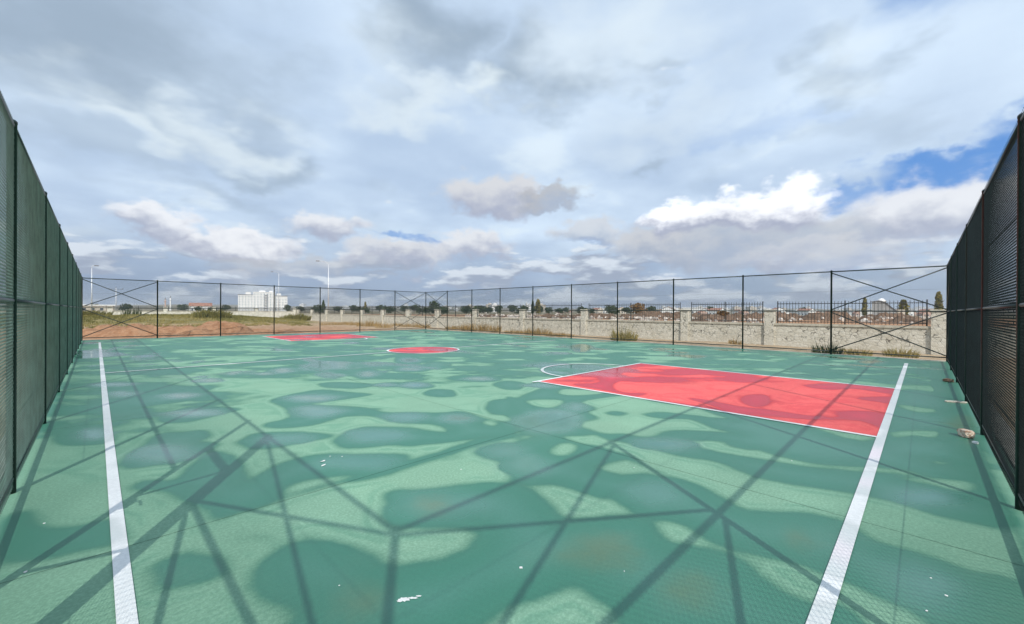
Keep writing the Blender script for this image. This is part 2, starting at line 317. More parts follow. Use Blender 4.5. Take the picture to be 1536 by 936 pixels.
POOLS = [
 "4.98,3.56;4.82,3.44;4.61,3.39;4.35,3.45;4.18,3.56;4.15,3.75;4.18,4.01;4.29,4.23;4.53,4.32;4.82,4.35;5.1,4.35;5.32,4.22;5.36,3.96;5.2,3.73",
 "5.12,1.94;4.98,1.96;4.82,2.02;4.71,2.1;4.61,2.21;4.54,2.34;4.53,2.41;4.61,2.45;4.7,2.49;4.82,2.48;4.96,2.38;5.07,2.25;5.12,2.15;5.16,2.03",
 "5.78,4.01;5.69,3.96;5.58,3.92;5.49,3.94;5.44,4;5.46,4.08;5.49,4.17;5.53,4.25;5.64,4.31;5.79,4.33;5.88,4.31;5.92,4.25;5.92,4.15;5.87,4.06",
 "3.28,2.79;3.19,2.7;3.08,2.69;2.99,2.74;2.94,2.8;2.9,2.89;2.9,3;2.98,3.1;3.11,3.16;3.23,3.2;3.31,3.16;3.38,3.08;3.41,2.99;3.37,2.91",
 "3.06,7.58;2.95,7.52;2.85,7.47;2.72,7.52;2.58,7.69;2.5,7.86;2.47,8.02;2.43,8.18;2.47,8.33;2.63,8.33;2.79,8.26;2.91,8.1;3.03,7.87;3.11,7.68",
 "2.74,6.53;2.63,6.45;2.49,6.41;2.38,6.42;2.28,6.55;2.2,6.74;2.2,6.89;2.23,7.02;2.27,7.19;2.38,7.29;2.53,7.25;2.64,7.11;2.69,6.91;2.75,6.7",
 "3.47,5.3;3.37,5.26;3.29,5.25;3.19,5.27;3.09,5.35;3.03,5.44;3.04,5.55;3.06,5.7;3.11,5.81;3.22,5.81;3.34,5.76;3.44,5.7;3.52,5.58;3.54,5.42",
 "3.97,4.74;3.88,4.69;3.77,4.69;3.7,4.73;3.62,4.8;3.57,4.89;3.57,4.98;3.64,5.07;3.72,5.16;3.8,5.2;3.89,5.15;3.96,5.07;4,4.99;4.01,4.87",
 "2.79,4.7;2.66,4.64;2.55,4.63;2.46,4.69;2.35,4.81;2.27,4.94;2.26,5.05;2.28,5.19;2.33,5.35;2.45,5.37;2.59,5.27;2.69,5.15;2.78,5.01;2.84,4.83",
 "2.21,3.98;2.16,3.93;2.09,3.92;1.97,4;1.86,4.13;1.79,4.24;1.73,4.37;1.69,4.49;1.76,4.54;1.89,4.5;2,4.43;2.11,4.3;2.22,4.14;2.25,4.03",
 "3.41,3.27;3.33,3.23;3.26,3.2;3.17,3.23;3.08,3.28;3.05,3.35;3.07,3.45;3.1,3.57;3.17,3.63;3.29,3.63;3.39,3.6;3.48,3.56;3.53,3.45;3.51,3.34",
 "1.86,5.4;1.84,5.32;1.78,5.32;1.68,5.38;1.59,5.45;1.52,5.54;1.46,5.67;1.46,5.79;1.53,5.84;1.61,5.82;1.69,5.79;1.79,5.7;1.87,5.61;1.88,5.51",
 "0.76,5.73;0.75,5.62;0.65,5.59;0.54,5.64;0.44,5.75;0.34,5.93;0.26,6.1;0.27,6.21;0.33,6.3;0.38,6.39;0.48,6.37;0.6,6.22;0.68,6.05;0.72,5.9",
 "0.1,7.4;0.07,7.31;0.03,7.25;-0.01,7.23;-0.06,7.3;-0.11,7.41;-0.13,7.52;-0.14,7.63;-0.15,7.76;-0.12,7.84;-0.06,7.85;-0.01,7.78;0.04,7.66;0.08,7.52",
 "1.35,7.71;1.35,7.61;1.27,7.62;1.13,7.69;1.01,7.79;0.9,7.92;0.8,8.12;0.78,8.26;0.86,8.31;0.96,8.29;1.06,8.26;1.2,8.14;1.32,7.99;1.35,7.85",
 "1.31,9.57;1.26,9.51;1.21,9.47;1.13,9.47;1.03,9.54;0.96,9.64;0.93,9.8;0.9,9.96;0.91,10.08;0.99,10.09;1.1,10.08;1.18,10.02;1.28,9.89;1.33,9.7",
 "0.49,10.58;0.45,10.48;0.41,10.39;0.36,10.39;0.3,10.47;0.25,10.6;0.23,10.71;0.21,10.84;0.21,11;0.25,11.1;0.32,11.09;0.38,11.01;0.43,10.86;0.49,10.72",
 "5.33,-0.27;5.23,-0.25;5.09,-0.17;4.99,-0.09;4.9,-0.01;4.82,0.09;4.83,0.14;4.92,0.13;5.01,0.12;5.1,0.08;5.21,-0;5.32,-0.1;5.38,-0.17;5.37,-0.23",
 "3.56,-0.18;3.47,-0.17;3.34,-0.11;3.24,-0.06;3.18,-0.01;3.17,0.06;3.21,0.09;3.28,0.09;3.37,0.08;3.47,0.06;3.59,-0;3.66,-0.07;3.65,-0.12;3.61,-0.16",
 "5.08,11.67;4.94,11.51;4.81,11.39;4.7,11.35;4.57,11.37;4.53,11.55;4.58,11.79;4.65,12.07;4.74,12.35;4.88,12.49;5.04,12.51;5.16,12.51;5.21,12.3;5.19,11.99",
 "4.98,9.75;4.91,9.62;4.78,9.52;4.66,9.48;4.59,9.51;4.57,9.68;4.59,9.88;4.67,10.04;4.78,10.18;4.89,10.33;5,10.39;5.09,10.34;5.09,10.18;5.05,9.97",
 "3.68,11.8;3.63,11.64;3.51,11.57;3.4,11.56;3.31,11.56;3.24,11.71;3.23,11.97;3.29,12.17;3.38,12.35;3.46,12.46;3.56,12.5;3.69,12.48;3.73,12.34;3.71,12.08",
 "7.39,11.53;7.23,11.37;7.02,11.25;6.9,11.25;6.82,11.38;6.79,11.58;6.85,11.78;6.94,11.95;7.1,12.2;7.27,12.38;7.43,12.38;7.5,12.24;7.5,12.03;7.48,11.78",
 "6.31,9.7;6.19,9.62;6.05,9.62;5.95,9.67;5.85,9.77;5.76,9.9;5.76,10.03;5.83,10.15;5.92,10.3;6.02,10.35;6.15,10.28;6.26,10.17;6.32,10.06;6.36,9.89",
 "5.06,7.55;5,7.46;4.88,7.47;4.74,7.49;4.64,7.55;4.59,7.71;4.57,7.87;4.63,7.96;4.74,8.03;4.82,8.07;4.95,8.07;5.07,7.99;5.1,7.84;5.08,7.7",
 "4.55,8.06;4.52,8;4.45,8.01;4.36,8.05;4.28,8.09;4.22,8.18;4.2,8.31;4.23,8.37;4.3,8.41;4.36,8.42;4.44,8.4;4.53,8.35;4.58,8.27;4.56,8.17",
 "6.6,7.23;6.54,7.14;6.41,7.13;6.27,7.2;6.19,7.31;6.13,7.44;6.09,7.6;6.13,7.68;6.26,7.72;6.39,7.74;6.51,7.7;6.61,7.57;6.67,7.45;6.64,7.33",
 "15.42,10.25;14.69,9.91;14.02,9.6;13.6,9.5;13.43,9.66;13.64,10.04;14.14,10.51;14.61,10.97;15.32,11.53;16.18,11.95;16.83,12.08;17.01,11.92;16.67,11.38;16.09,10.72",
 "18.16,0.94;17.9,0.99;17.65,1.04;17.36,1.13;17.16,1.25;17.18,1.36;17.36,1.43;17.56,1.5;17.8,1.53;18.09,1.46;18.44,1.33;18.63,1.22;18.64,1.09;18.48,0.96",
 "2.04,11.21;2.02,11.1;1.92,11.07;1.79,11.1;1.69,11.16;1.59,11.32;1.52,11.54;1.54,11.68;1.61,11.78;1.68,11.84;1.78,11.85;1.91,11.76;1.99,11.62;2.02,11.42",
 "0.55,11.89;0.48,11.87;0.41,11.85;0.32,11.92;0.18,12.02;0.08,12.14;0.03,12.28;-0.02,12.43;-0.03,12.56;0.06,12.56;0.2,12.46;0.31,12.38;0.44,12.23;0.55,12.04",
 "2.25,2.57;2.18,2.53;2.03,2.57;1.9,2.62;1.8,2.71;1.71,2.87;1.69,3.01;1.74,3.07;1.82,3.12;1.91,3.16;2.05,3.11;2.18,2.99;2.23,2.85;2.25,2.7",
 "3.58,1.59;3.51,1.56;3.44,1.56;3.35,1.59;3.28,1.63;3.27,1.69;3.3,1.76;3.34,1.82;3.42,1.84;3.53,1.82;3.62,1.8;3.69,1.76;3.71,1.68;3.66,1.62",
 "7.01,5.64;6.92,5.55;6.77,5.53;6.63,5.61;6.56,5.73;6.51,5.86;6.47,6;6.52,6.11;6.68,6.15;6.86,6.16;6.98,6.11;7.07,5.97;7.12,5.83;7.09,5.74",
]
SILT = [
 "2.56,1.33;2.5,1.29;2.38,1.31;2.24,1.37;2.16,1.44;2.12,1.55;2.11,1.67;2.17,1.72;2.28,1.73;2.39,1.73;2.52,1.7;2.63,1.6;2.66,1.49;2.61,1.41",
 "2.57,0.82;2.47,0.8;2.37,0.83;2.3,0.87;2.26,0.93;2.23,1;2.24,1.05;2.31,1.07;2.4,1.1;2.49,1.1;2.56,1.06;2.61,0.99;2.62,0.93;2.61,0.88",
 "3.55,0.56;3.49,0.56;3.44,0.57;3.38,0.59;3.34,0.61;3.34,0.64;3.37,0.67;3.42,0.69;3.48,0.7;3.54,0.68;3.61,0.66;3.65,0.64;3.66,0.6;3.62,0.57",
 "2.11,2.71;2.06,2.68;1.98,2.68;1.91,2.69;1.86,2.74;1.82,2.82;1.83,2.91;1.86,2.95;1.91,2.99;1.97,3.03;2.04,3.02;2.11,2.96;2.12,2.88;2.12,2.79",
 "1.12,2.09;1.09,2.05;1.05,2.02;1,2.04;0.95,2.09;0.94,2.15;0.92,2.22;0.92,2.29;0.95,2.33;1.02,2.35;1.07,2.34;1.11,2.29;1.15,2.2;1.15,2.13",
 "9.01,-0.53;8.7,-0.52;8.41,-0.47;8.26,-0.41;8.26,-0.35;8.35,-0.31;8.48,-0.26;8.71,-0.24;9.09,-0.29;9.45,-0.35;9.62,-0.41;9.61,-0.47;9.5,-0.53;9.3,-0.54",
 "3.89,4.82;3.84,4.8;3.79,4.8;3.75,4.83;3.71,4.87;3.67,4.91;3.67,4.97;3.7,5;3.74,5.05;3.78,5.07;3.83,5.04;3.88,4.99;3.9,4.96;3.91,4.89",
]

# ------------------------------------------------------------------ helpers
X0, Y0, W, L, FH = -0.518, -0.571, 20.463, 30.849, 3.21      # the fenced rectangle
X1, Y1 = X0 + W, Y0 + L
VIEW = Vector((math.cos(YAW), math.sin(YAW), 0))
RIGHT = Vector((math.sin(YAW), -math.cos(YAW), 0))


def at(px, depth):
    """place on the ground plan in a heading (given in picture columns) at a depth in metres"""
    return VIEW * depth + RIGHT * ((px - 768) / FPX * depth)


def rise(dy, depth):
    """height in metres of dy picture rows at that depth"""
    return dy * depth / FPX


class MB:
    def __init__(self):
        self.v, self.f, self.mi, self.sm = [], [], [], []

    def quad(self, *pts, mi=0, smooth=False):
        b = len(self.v)
        self.v += [tuple(p) for p in pts]
        self.f.append(tuple(range(b, b + len(pts))))
        self.mi.append(mi)
        self.sm.append(smooth)

    def box(self, x0, x1, y0, y1, z0, z1, mi=0, taper=0.0):
        t = taper
        b = len(self.v)
        self.v += [(x0, y0, z0), (x1, y0, z0), (x1, y1, z0), (x0, y1, z0),
                   (x0 + t, y0 + t, z1), (x1 - t, y0 + t, z1), (x1 - t, y1 - t, z1), (x0 + t, y1 - t, z1)]
        for q in ((3, 2, 1, 0), (4, 5, 6, 7), (0, 1, 5, 4), (1, 2, 6, 5), (2, 3, 7, 6), (3, 0, 4, 7)):
            self.f.append(tuple(b + i for i in q))
            self.mi.append(mi)
            self.sm.append(False)

    def tube(self, p0, p1, r0, r1=None, n=8, mi=0, caps=True, smooth=True):
        r1 = r0 if r1 is None else r1
        p0, p1 = Vector(p0), Vector(p1)
        ax = (p1 - p0).normalized()
        a = ax.orthogonal().normalized()
        c = ax.cross(a)
        b = len(self.v)
        for p, r in ((p0, r0), (p1, r1)):
            for i in range(n):
                an = 2 * math.pi * i / n
                self.v.append(tuple(p + (a * math.cos(an) + c * math.sin(an)) * r))
        for i in range(n):
            j = (i + 1) % n
            self.f.append((b + i, b + j, b + n + j, b + n + i))
            self.mi.append(mi)
            self.sm.append(smooth)
        if caps:
            self.f.append(tuple(b + i for i in reversed(range(n))))
            self.f.append(tuple(b + n + i for i in range(n)))
            self.mi += [mi, mi]
            self.sm += [False, False]

    def lathe(self, prof, n=12, mi=0, cx=0, cy=0):
        b = len(self.v)
        for r, z in prof:
            for i in range(n):
                an = 2 * math.pi * i / n
                self.v.append((cx + r * math.cos(an), cy + r * math.sin(an), z))
        for k in range(len(prof) - 1):
            for i in range(n):
                j = (i + 1) % n
                self.f.append((b + k * n + i, b + k * n + j, b + (k + 1) * n + j, b + (k + 1) * n + i))
                self.mi.append(mi)
                self.sm.append(True)

    def mesh(self, name, mats):
        me = bpy.data.meshes.new(name)
        me.from_pydata(self.v, [], self.f)
        for m in (mats if isinstance(mats, (list, tuple)) else [mats]):
            me.materials.append(m)
        me.polygons.foreach_set('material_index', self.mi)
        me.polygons.foreach_set('use_smooth', self.sm)
        me.update()
        return me

    def build(self, name, mats, parent=None):
        return link(name, self.mesh(name, mats), parent)


def link(name, data, parent=None, loc=None, rot=None):
    o = bpy.data.objects.new(name, data)
    COL.objects.link(o)
    if parent is not None:
        o.parent = parent
    if loc is not None:
        o.location = loc
    if rot is not None:
        o.rotation_euler = rot
    return o


def tag(o, label=None, cat=None, group=None, kind=None):
    for k, v in (('label', label), ('category', cat), ('group', group), ('kind', kind)):
        if v:
            o[k] = v
    return o


def empty(name, loc=(0, 0, 0), rz=0.0):
    o = link(name, None)
    o.empty_display_size = 0.2
    o.location = loc
    o.rotation_euler = (0, 0, rz)
    return o


def copy_tree(o, parent=None):
    c = o.copy()
    COL.objects.link(c)
    c.parent = parent
    for ch in list(o.children):
        copy_tree(ch, c)
    return c


def vnoise(x, y, seed=0):
    """smooth value noise on arrays, about -1..1"""
    xi, yi = np.floor(x).astype(np.int64), np.floor(y).astype(np.int64)
    xf, yf = x - xi, y - yi
    u, v = xf * xf * (3 - 2 * xf), yf * yf * (3 - 2 * yf)

    def h(a, b):
        n = (a * 374761393 + b * 668265263 + seed * 974711) & 0x7fffffff
        n = ((n ^ (n >> 13)) * 1274126177) & 0x7fffffff
        return ((n ^ (n >> 16)) & 0xffff) / 32767.5 - 1.0
    return (h(xi, yi) * (1 - u) + h(xi + 1, yi) * u) * (1 - v) + (h(xi, yi + 1) * (1 - u) + h(xi + 1, yi + 1) * u) * v


def fbm(x, y, oct=4, seed=0):
    s, a, r = 1.0, 1.0, 0.0
    for k in range(oct):
        r = r + a * vnoise(x * s, y * s, seed + k * 17)
        s *= 2.03
        a *= 0.5
    return r


# ------------------------------------------------------------------ materials
def mat(name, build):
    m = bpy.data.materials.new(name)
    m.use_nodes = True
    t = m.node_tree
    t.nodes.clear()
    N = Nodes(t)
    out = N.new('ShaderNodeOutputMaterial')
    bs = N.new('ShaderNodeBsdfPrincipled')
    t.links.new(bs.outputs[0], out.inputs[0])
    r = build(N)
    for k, v in r.items():
        N.put(bs.inputs[k], v)
    return m


def pos(N):
    return N.new('ShaderNodeNewGeometry').outputs['Position']


def obj_co(N):
    return N.new('ShaderNodeTexCoord').outputs['Object']


def plain(name, c, rough=0.7, var=0.12, scale=3.0, bump=0.0, spec=0.5, metal=0.0):
    def b(N):
        co = obj_co(N)
        n = N.noise(co, scale, 5.0, 0.6)
        lo = tuple(x * (1 - var) for x in c)
        hi = tuple(min(1, x * (1 + var)) for x in c)
        r = {'Base Color': N.mix(N.ss(n, 0.3, 0.7), (*lo, 1), (*hi, 1)), 'Roughness': rough,
             'Specular IOR Level': spec, 'Metallic': metal}
        if bump:
            r['Normal'] = N.bump(N.noise(co, scale * 8, 4.0, 0.6), bump, 0.01)
        return r
    return mat(name, b)


def surface(name, dry, wet_c, dry_rough=0.8, worn=None):
    """painted court surface: the attributes carry where water and painted edge shade lie"""
    def b(N):
        p = pos(N)
        grain = N.noise(p, 150.0, 3.0, 0.75)
        speck = N.noise(p, 48.0, 4.0, 0.7)
        mid = N.noise(p, 1.1, 5.0, 0.6)
        wob = N.sub(N.noise(p, 5.0, 6.0, 0.62), 0.5)
        w = N.sub(N.add(N.attr('wet'), N.mul(wob, 0.08)), 0.012)
        soak = N.add(N.mul(N.ss(w, -0.045, 0.012), 0.78), N.mul(N.ss(N.add(w, N.mul(N.sub(mid, 0.5), 0.5)), -0.30, 0.12), 0.22))   # darkened by water
        pool = N.ss(N.add(N.attr('pool'), N.mul(wob, 0.14)), -0.20, 0.20)
        silt = N.mul(N.ss(N.add(N.attr('silt'), N.mul(wob, 0.3)), -0.12, 0.25), 0.62)
        rim = N.mul(N.ss(w, -0.10, -0.02), N.ss(w, 0.06, 0.0))   # silt line left at the water's edge
        d = N.mix(N.ss(mid, 0.3, 0.7), tuple(x * 0.90 for x in dry), tuple(min(1, x * 1.09) for x in dry))
        d = N.mix(N.mul(N.add(N.ss(grain, 0.38, 0.72), N.ss(speck, 0.42, 0.70)), 0.24), d, tuple(min(1, x * 1.45 + 0.03) for x in dry))
        if worn:
            wn = N.noise(p, 38.0, 6.0, 0.7)
            d = N.mix(N.mul(N.ss(wn, 0.55, 0.72), worn[1]), d, worn[0])
        film_sheen = N.ss(w, 0.05, 0.42)                            # blue sheen of the standing film, put into the colour away from the edge
        wc = N.mix(film_sheen, tuple(x * 0.92 for x in wet_c), (wet_c[0] * 1.25 + 0.012, wet_c[1] * 1.04 + 0.006, wet_c[2] * 1.10 + 0.012))
        c = N.mix(soak, d, wc)
        c = N.mix(N.mul(rim, 0.40), c, tuple(x * 0.72 for x in wet_c))
        tide = N.mul(N.mul(N.ss(w, -0.19, -0.14), N.ss(w, -0.10, -0.13)), N.ss(mid, 0.40, 0.60))   # ring left where the water stood before
        c = N.mix(N.mul(tide, 0.30), c, wet_c)
        c = N.mix(N.mul(N.attr('edge_shade'), 0.5), c, N.mix(0.5, wet_c, (0.05, 0.10, 0.065)))  # painted shade: darkens the colour towards the court edges
        c = N.mix(silt, c, (0.125, 0.165, 0.07))
        dust = N.mul(N.ss(N.noise(p, 0.45, 6.0, 0.65), 0.52, 0.75), 0.13)
        c = N.mix(dust, c, (0.28, 0.33, 0.24))
        c = N.mix(N.mul(N.ss(speck, 0.60, 0.42), 0.16), c, tuple(x * 0.55 for x in wet_c))
        rough = N.mix(soak, (dry_rough,) * 3, (0.42,) * 3)
        rough = N.mix(pool, rough, (0.07,) * 3)
        hgt = N.mul(grain, N.m('SUBTRACT', 1.0, pool, clamp=True))
        return {'Base Color': c, 'Roughness': rough, 'Specular IOR Level': N.add(N.lin(soak, 0, 1, 0.3, 0.55), N.mul(pool, 0.4)),
                'Normal': N.bump(hgt, 0.35, 0.003)}
    return mat(name, b)


M = {}
M['green'] = surface('court_green', (0.236, 0.412, 0.280), (0.044, 0.216, 0.138))
M['red'] = surface('court_red', (0.92, 0.140, 0.128), (0.62, 0.020, 0.045))
M['white'] = surface('court_white', (0.90, 0.90, 0.89), (0.76, 0.80, 0.78), 0.7, ((0.55, 0.62, 0.57), 0.22))
M['joint'] = plain('joint_filler', (0.045, 0.12, 0.085), 0.9)
M['concrete'] = plain('kerb_concrete', (0.42, 0.39, 0.34), 0.9, 0.25, 2.0, 0.4)
M['post'] = plain('painted_steel', (0.008, 0.022, 0.019), 0.42, 0.35, 5.0)
M['wire'] = plain('sunlit_green_wire', (0.105, 0.175, 0.150), 0.45, 0.25, 4.0)  # left-hand wire, paler: the sunlight on it is put into the colour
M['wire_shaded'] = plain('shaded_green_wire', (0.004, 0.010, 0.009), 0.6, 0.3, 4.0, spec=0.12)  # right-hand copy of the wire, with its shade put into the colour
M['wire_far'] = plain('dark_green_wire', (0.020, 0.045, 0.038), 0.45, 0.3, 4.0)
M['iron'] = plain('black_iron', (0.018, 0.018, 0.022), 0.5, 0.3, 4.0)


def ground_mat(N):
    p = pos(N)
    a = N.noise(p, 0.22, 7.0, 0.62)
    b = N.noise(p, 2.2, 6.0, 0.65)
    c = N.noise(p, 14.0, 5.0, 0.7)
    sand = N.mix(N.ss(b, 0.3, 0.7), (0.36, 0.25, 0.15), (0.52, 0.40, 0.27))
    red = N.mix(N.ss(b, 0.35, 0.65), (0.33, 0.165, 0.085), (0.50, 0.29, 0.165))
    olive = N.mix(N.ss(b, 0.3, 0.7), (0.15, 0.135, 0.045), (0.33, 0.26, 0.11))
    far = N.mix(N.ss(a, 0.35, 0.65), (0.20, 0.17, 0.10), (0.33, 0.26, 0.18))
    far = N.mix(N.mul(N.ss(N.noise(p, 0.02, 5.0, 0.6), 0.45, 0.6), 0.7), far, (0.09, 0.10, 0.05))
    k = N.mix(N.attr('red'), sand, red)
    k = N.mix(N.ss(N.add(N.attr('grass'), N.mul(N.sub(b, 0.5), 0.8)), 0.35, 0.65), k, olive)
    k = N.mix(N.attr('far'), k, far)
    k = N.mix(N.mul(N.ss(c, 0.55, 0.75), 0.35), k, (0.58, 0.50, 0.40))
    return {'Base Color': k, 'Roughness': 0.95, 'Specular IOR Level': 0.15,
            'Normal': N.bump(N.add(b, N.mul(c, 0.4)), 0.6, 0.08)}


M['ground'] = mat('earth', ground_mat)


def soil_mat(lo, hi, pale):
    def b(N):
        co = pos(N)
        n = N.noise(co, 1.6, 7.0, 0.68)
        c = N.mix(N.ss(n, 0.3, 0.7), lo, hi)
        c = N.mix(N.mul(N.ss(N.noise(co, 7.0, 5.0, 0.7), 0.56, 0.72), 0.6), c, pale)
        return {'Base Color': c, 'Roughness': 0.97, 'Specular IOR Level': 0.1,
                'Normal': N.bump(N.noise(co, 5.0, 7.0, 0.7), 0.9, 0.12)}
    return b


M['soil_orange'] = mat('soil_orange', soil_mat((0.30, 0.145, 0.075), (0.50, 0.285, 0.165), (0.55, 0.42, 0.30)))
M['soil_brown'] = mat('soil_brown', soil_mat((0.10, 0.062, 0.042), (0.26, 0.17, 0.115), (0.56, 0.49, 0.41)))


def stone_wall(N):
    co = obj_co(N)
    w = N.vm('ADD', co, N.vm('SCALE', N.vm('SUBTRACT', N.noise(co, 5.0, 3.0, 0.6, 0.0, True), (0.5, 0.5, 0.5)), 0.12))
    v = N.vm('MULTIPLY', w, (1.0, 1.0, 1.35))
    e = N.voronoi(v, 5.2, 'DISTANCE_TO_EDGE')
    cell = N.voronoi(v, 5.2, 'F1', 'Color')
    cx, cy, cz = N.xyz(cell)
    base = N.mix(cx, (0.58, 0.54, 0.44), (0.70, 0.66, 0.56))
    base = N.mix(N.mul(N.ss(N.noise(co, 9.0, 5.0, 0.7), 0.4, 0.7), 0.4), base, (0.72, 0.69, 0.60))
    open_ = N.mul(N.ss(e, 0.085, 0.02), N.ss(N.noise(co, 3.3, 4.0, 0.6), 0.44, 0.60))
    z = N.xyz(co)[2]
    open_ = N.mul(open_, N.ss(z, 0.02, 0.34))
    c = N.mix(N.mul(open_, 0.9), base, (0.075, 0.065, 0.055))
    c = N.mix(N.mul(N.ss(N.noise(co, 0.8, 4.0, 0.6), 0.5, 0.75), 0.25), c, (0.42, 0.35, 0.25))
    h = N.mul(N.ss(e, 0.0, 0.14), 1.0)
    return {'Base Color': c, 'Roughness': 0.95, 'Specular IOR Level': 0.15, 'Normal': N.bump(h, 0.45, 0.02)}


M['stone'] = mat('rubble_stone', stone_wall)
M['plaster'] = plain('wall_plaster', (0.66, 0.63, 0.54), 0.92, 0.15, 3.0, 0.5)
M['coping'] = plain('coping_concrete', (0.47, 0.43, 0.34), 0.92, 0.2, 3.0, 0.4)


def blade_mat(lo, hi):
    def b(N):
        r = N.attr('tone')
        c = N.mix(r, lo, hi)
        return {'Base Color': c, 'Roughness': 0.8, 'Specular IOR Level': 0.15}
    return b


M['grass'] = mat('green_grass', blade_mat((0.135, 0.130, 0.035), (0.40, 0.315, 0.12)))
M['dry_weed'] = mat('dry_weed', blade_mat((0.14, 0.09, 0.03), (0.46, 0.31, 0.13)))
M['leaf_dark'] = mat('leaf_dark', blade_mat((0.022, 0.036, 0.016), (0.075, 0.095, 0.035)))
M['leaf_yellow'] = mat('leaf_yellow', blade_mat((0.10, 0.095, 0.02), (0.32, 0.25, 0.06)))
M['leaf_rust'] = mat('leaf_rust', blade_mat((0.15, 0.075, 0.02), (0.36, 0.19, 0.05)))
M['bark'] = plain('bark', (0.13, 0.10, 0.075), 0.9, 0.3, 6.0)

# ------------------------------------------------------------------ ground
NA, NR = 300, 210
rad = np.concatenate([[0.0], np.geomspace(4.0, 5200.0, NR)])
ang = np.linspace(0, 2 * np.pi, NA, endpoint=False)
gx = (rad[:, None] * np.cos(ang)[None, :])
gy = (rad[:, None] * np.sin(ang)[None, :])


def sstep(x, a, b):
    t = np.clip((x - a) / (b - a), 0, 1)
    return t * t * (3 - 2 * t)


def ground_z(x, y):
    x, y = np.asarray(x, float), np.asarray(y, float)
    dx = np.maximum(np.maximum(X0 - 0.4 - x, x - X1 - 0.4), 0)
    dy = np.maximum(np.maximum(Y0 - 0.4 - y, y - Y1 - 0.4), 0)
    dc = np.hypot(dx, dy)
    r = np.hypot(x, y)
    z = -0.09 + 0.07 * fbm(x * 0.35, y * 0.35, 4, 3) * sstep(dc, 0.0, 2.0)
    # rough meadow rising gently behind the far side
    z = z + 0.92 * sstep(y, 42, 62) * (1 - sstep(x, 12, 25)) * (1 - sstep(y, 90, 150)) * (0.9 + 0.16 * fbm(x * 0.12, y * 0.12, 3, 9))
    # spoil ground beyond the masonry wall
    z = z + sstep(x, 27, 36) * (1 - sstep(r, 150, 260)) * (0.25 + 0.30 * fbm(x * 0.10, y * 0.10, 4, 21))
    # the plain climbs slowly to a low ridge on the skyline
    z = z + 46.0 * sstep(r, 900, 4200) * (0.75 + 0.35 * fbm(np.arctan2(y, x) * 5 + 40, r * 0.0006, 3, 5))
    z = np.where(dc <= 0.001, -0.30, z)
    return z


gz = ground_z(gx, gy)
gz[0, :] = -0.3
verts = np.stack([gx, gy, gz], -1).reshape(-1, 3)
faces = []
for i in range(NR):
    for j in range(NA):
        k = (j + 1) % NA
        faces.append((i * NA + j, (i + 1) * NA + j, (i + 1) * NA + k, i * NA + k))
me = bpy.data.meshes.new('ground')
me.from_pydata(verts.tolist(), [], faces)
fr = np.hypot(verts[:, 0], verts[:, 1])
gr = sstep(verts[:, 1], 46, 55) * (1 - sstep(verts[:, 0], 14, 27)) * (1 - sstep(fr, 120, 200))
rd = np.maximum(sstep(verts[:, 0], 28, 34) * (1 - sstep(fr, 130, 220)), 0.8 * sstep(verts[:, 1], 30.5, 32) * (1 - 0.6 * sstep(verts[:, 1], 40, 50)) * (1 - sstep(verts[:, 0], 14, 22)))
fa = sstep(fr, 110, 240)
for nm, arr in (('grass', gr), ('red', rd), ('far', fa)):
    a_ = me.attributes.new(nm, 'FLOAT', 'POINT')
    a_.data.foreach_set('value', arr.astype(np.float32))
me.polygons.foreach_set('use_smooth', [True] * len(faces))
me.materials.append(M['ground'])
tag(link('ground', me), kind='structure')

# ------------------------------------------------------------------ court: wetness fields
STEP = 0.055
NX, NY = int(W / STEP) + 3, int(L / STEP) + 3
fxs = X0 + np.arange(NX) * W / (NX - 1)
fys = Y0 + np.arange(NY) * L / (NY - 1)
GX, GY = np.meshgrid(fxs, fys, indexing='ij')


def parse(s):
    return np.array([[float(t) for t in p.split(',')] for p in s.split(';')])


def smooth_poly(P, n=4):
    out = []
    k = len(P)
    for i in range(k):
        p0, p1, p2, p3 = P[i - 1], P[i], P[(i + 1) % k], P[(i + 2) % k]
        for t in np.arange(n) / n:
            out.append(0.5 * (2 * p1 + (p2 - p0) * t + (2 * p0 - 5 * p1 + 4 * p2 - p3) * t * t + (3 * p1 - p0 - 3 * p2 + p3) * t ** 3))
    return np.array(out)


def sdf(P, pad=1.2):
    """signed distance (inside positive) to an outline, only near it"""
    lo, hi = P.min(0) - pad, P.max(0) + pad
    i0, i1 = np.searchsorted(fxs, lo[0]), np.searchsorted(fxs, hi[0])
    j0, j1 = np.searchsorted(fys, lo[1]), np.searchsorted(fys, hi[1])
    sl = (slice(i0, i1), slice(j0, j1))
    x, y = GX[sl], GY[sl]
    best = np.full(x.shape, 1e9)
    ins = np.zeros(x.shape, bool)
    for a, b in zip(P, np.roll(P, -1, 0)):
        e = b - a
        ll = max(1e-9, e @ e)
        t = np.clip(((x - a[0]) * e[0] + (y - a[1]) * e[1]) / ll, 0, 1)
        best = np.minimum(best, (x - a[0] - t * e[0]) ** 2 + (y - a[1] - t * e[1]) ** 2)
        if abs(e[1]) > 1e-9:
            c = ((a[1] > y) != (b[1] > y)) & (x < e[0] * (y - a[1]) / e[1] + a[0])
            ins ^= c
    d = np.sqrt(best)
    return sl, np.where(ins, d, -d)


FD = np.cos(YAW) * GX + np.sin(YAW) * GY
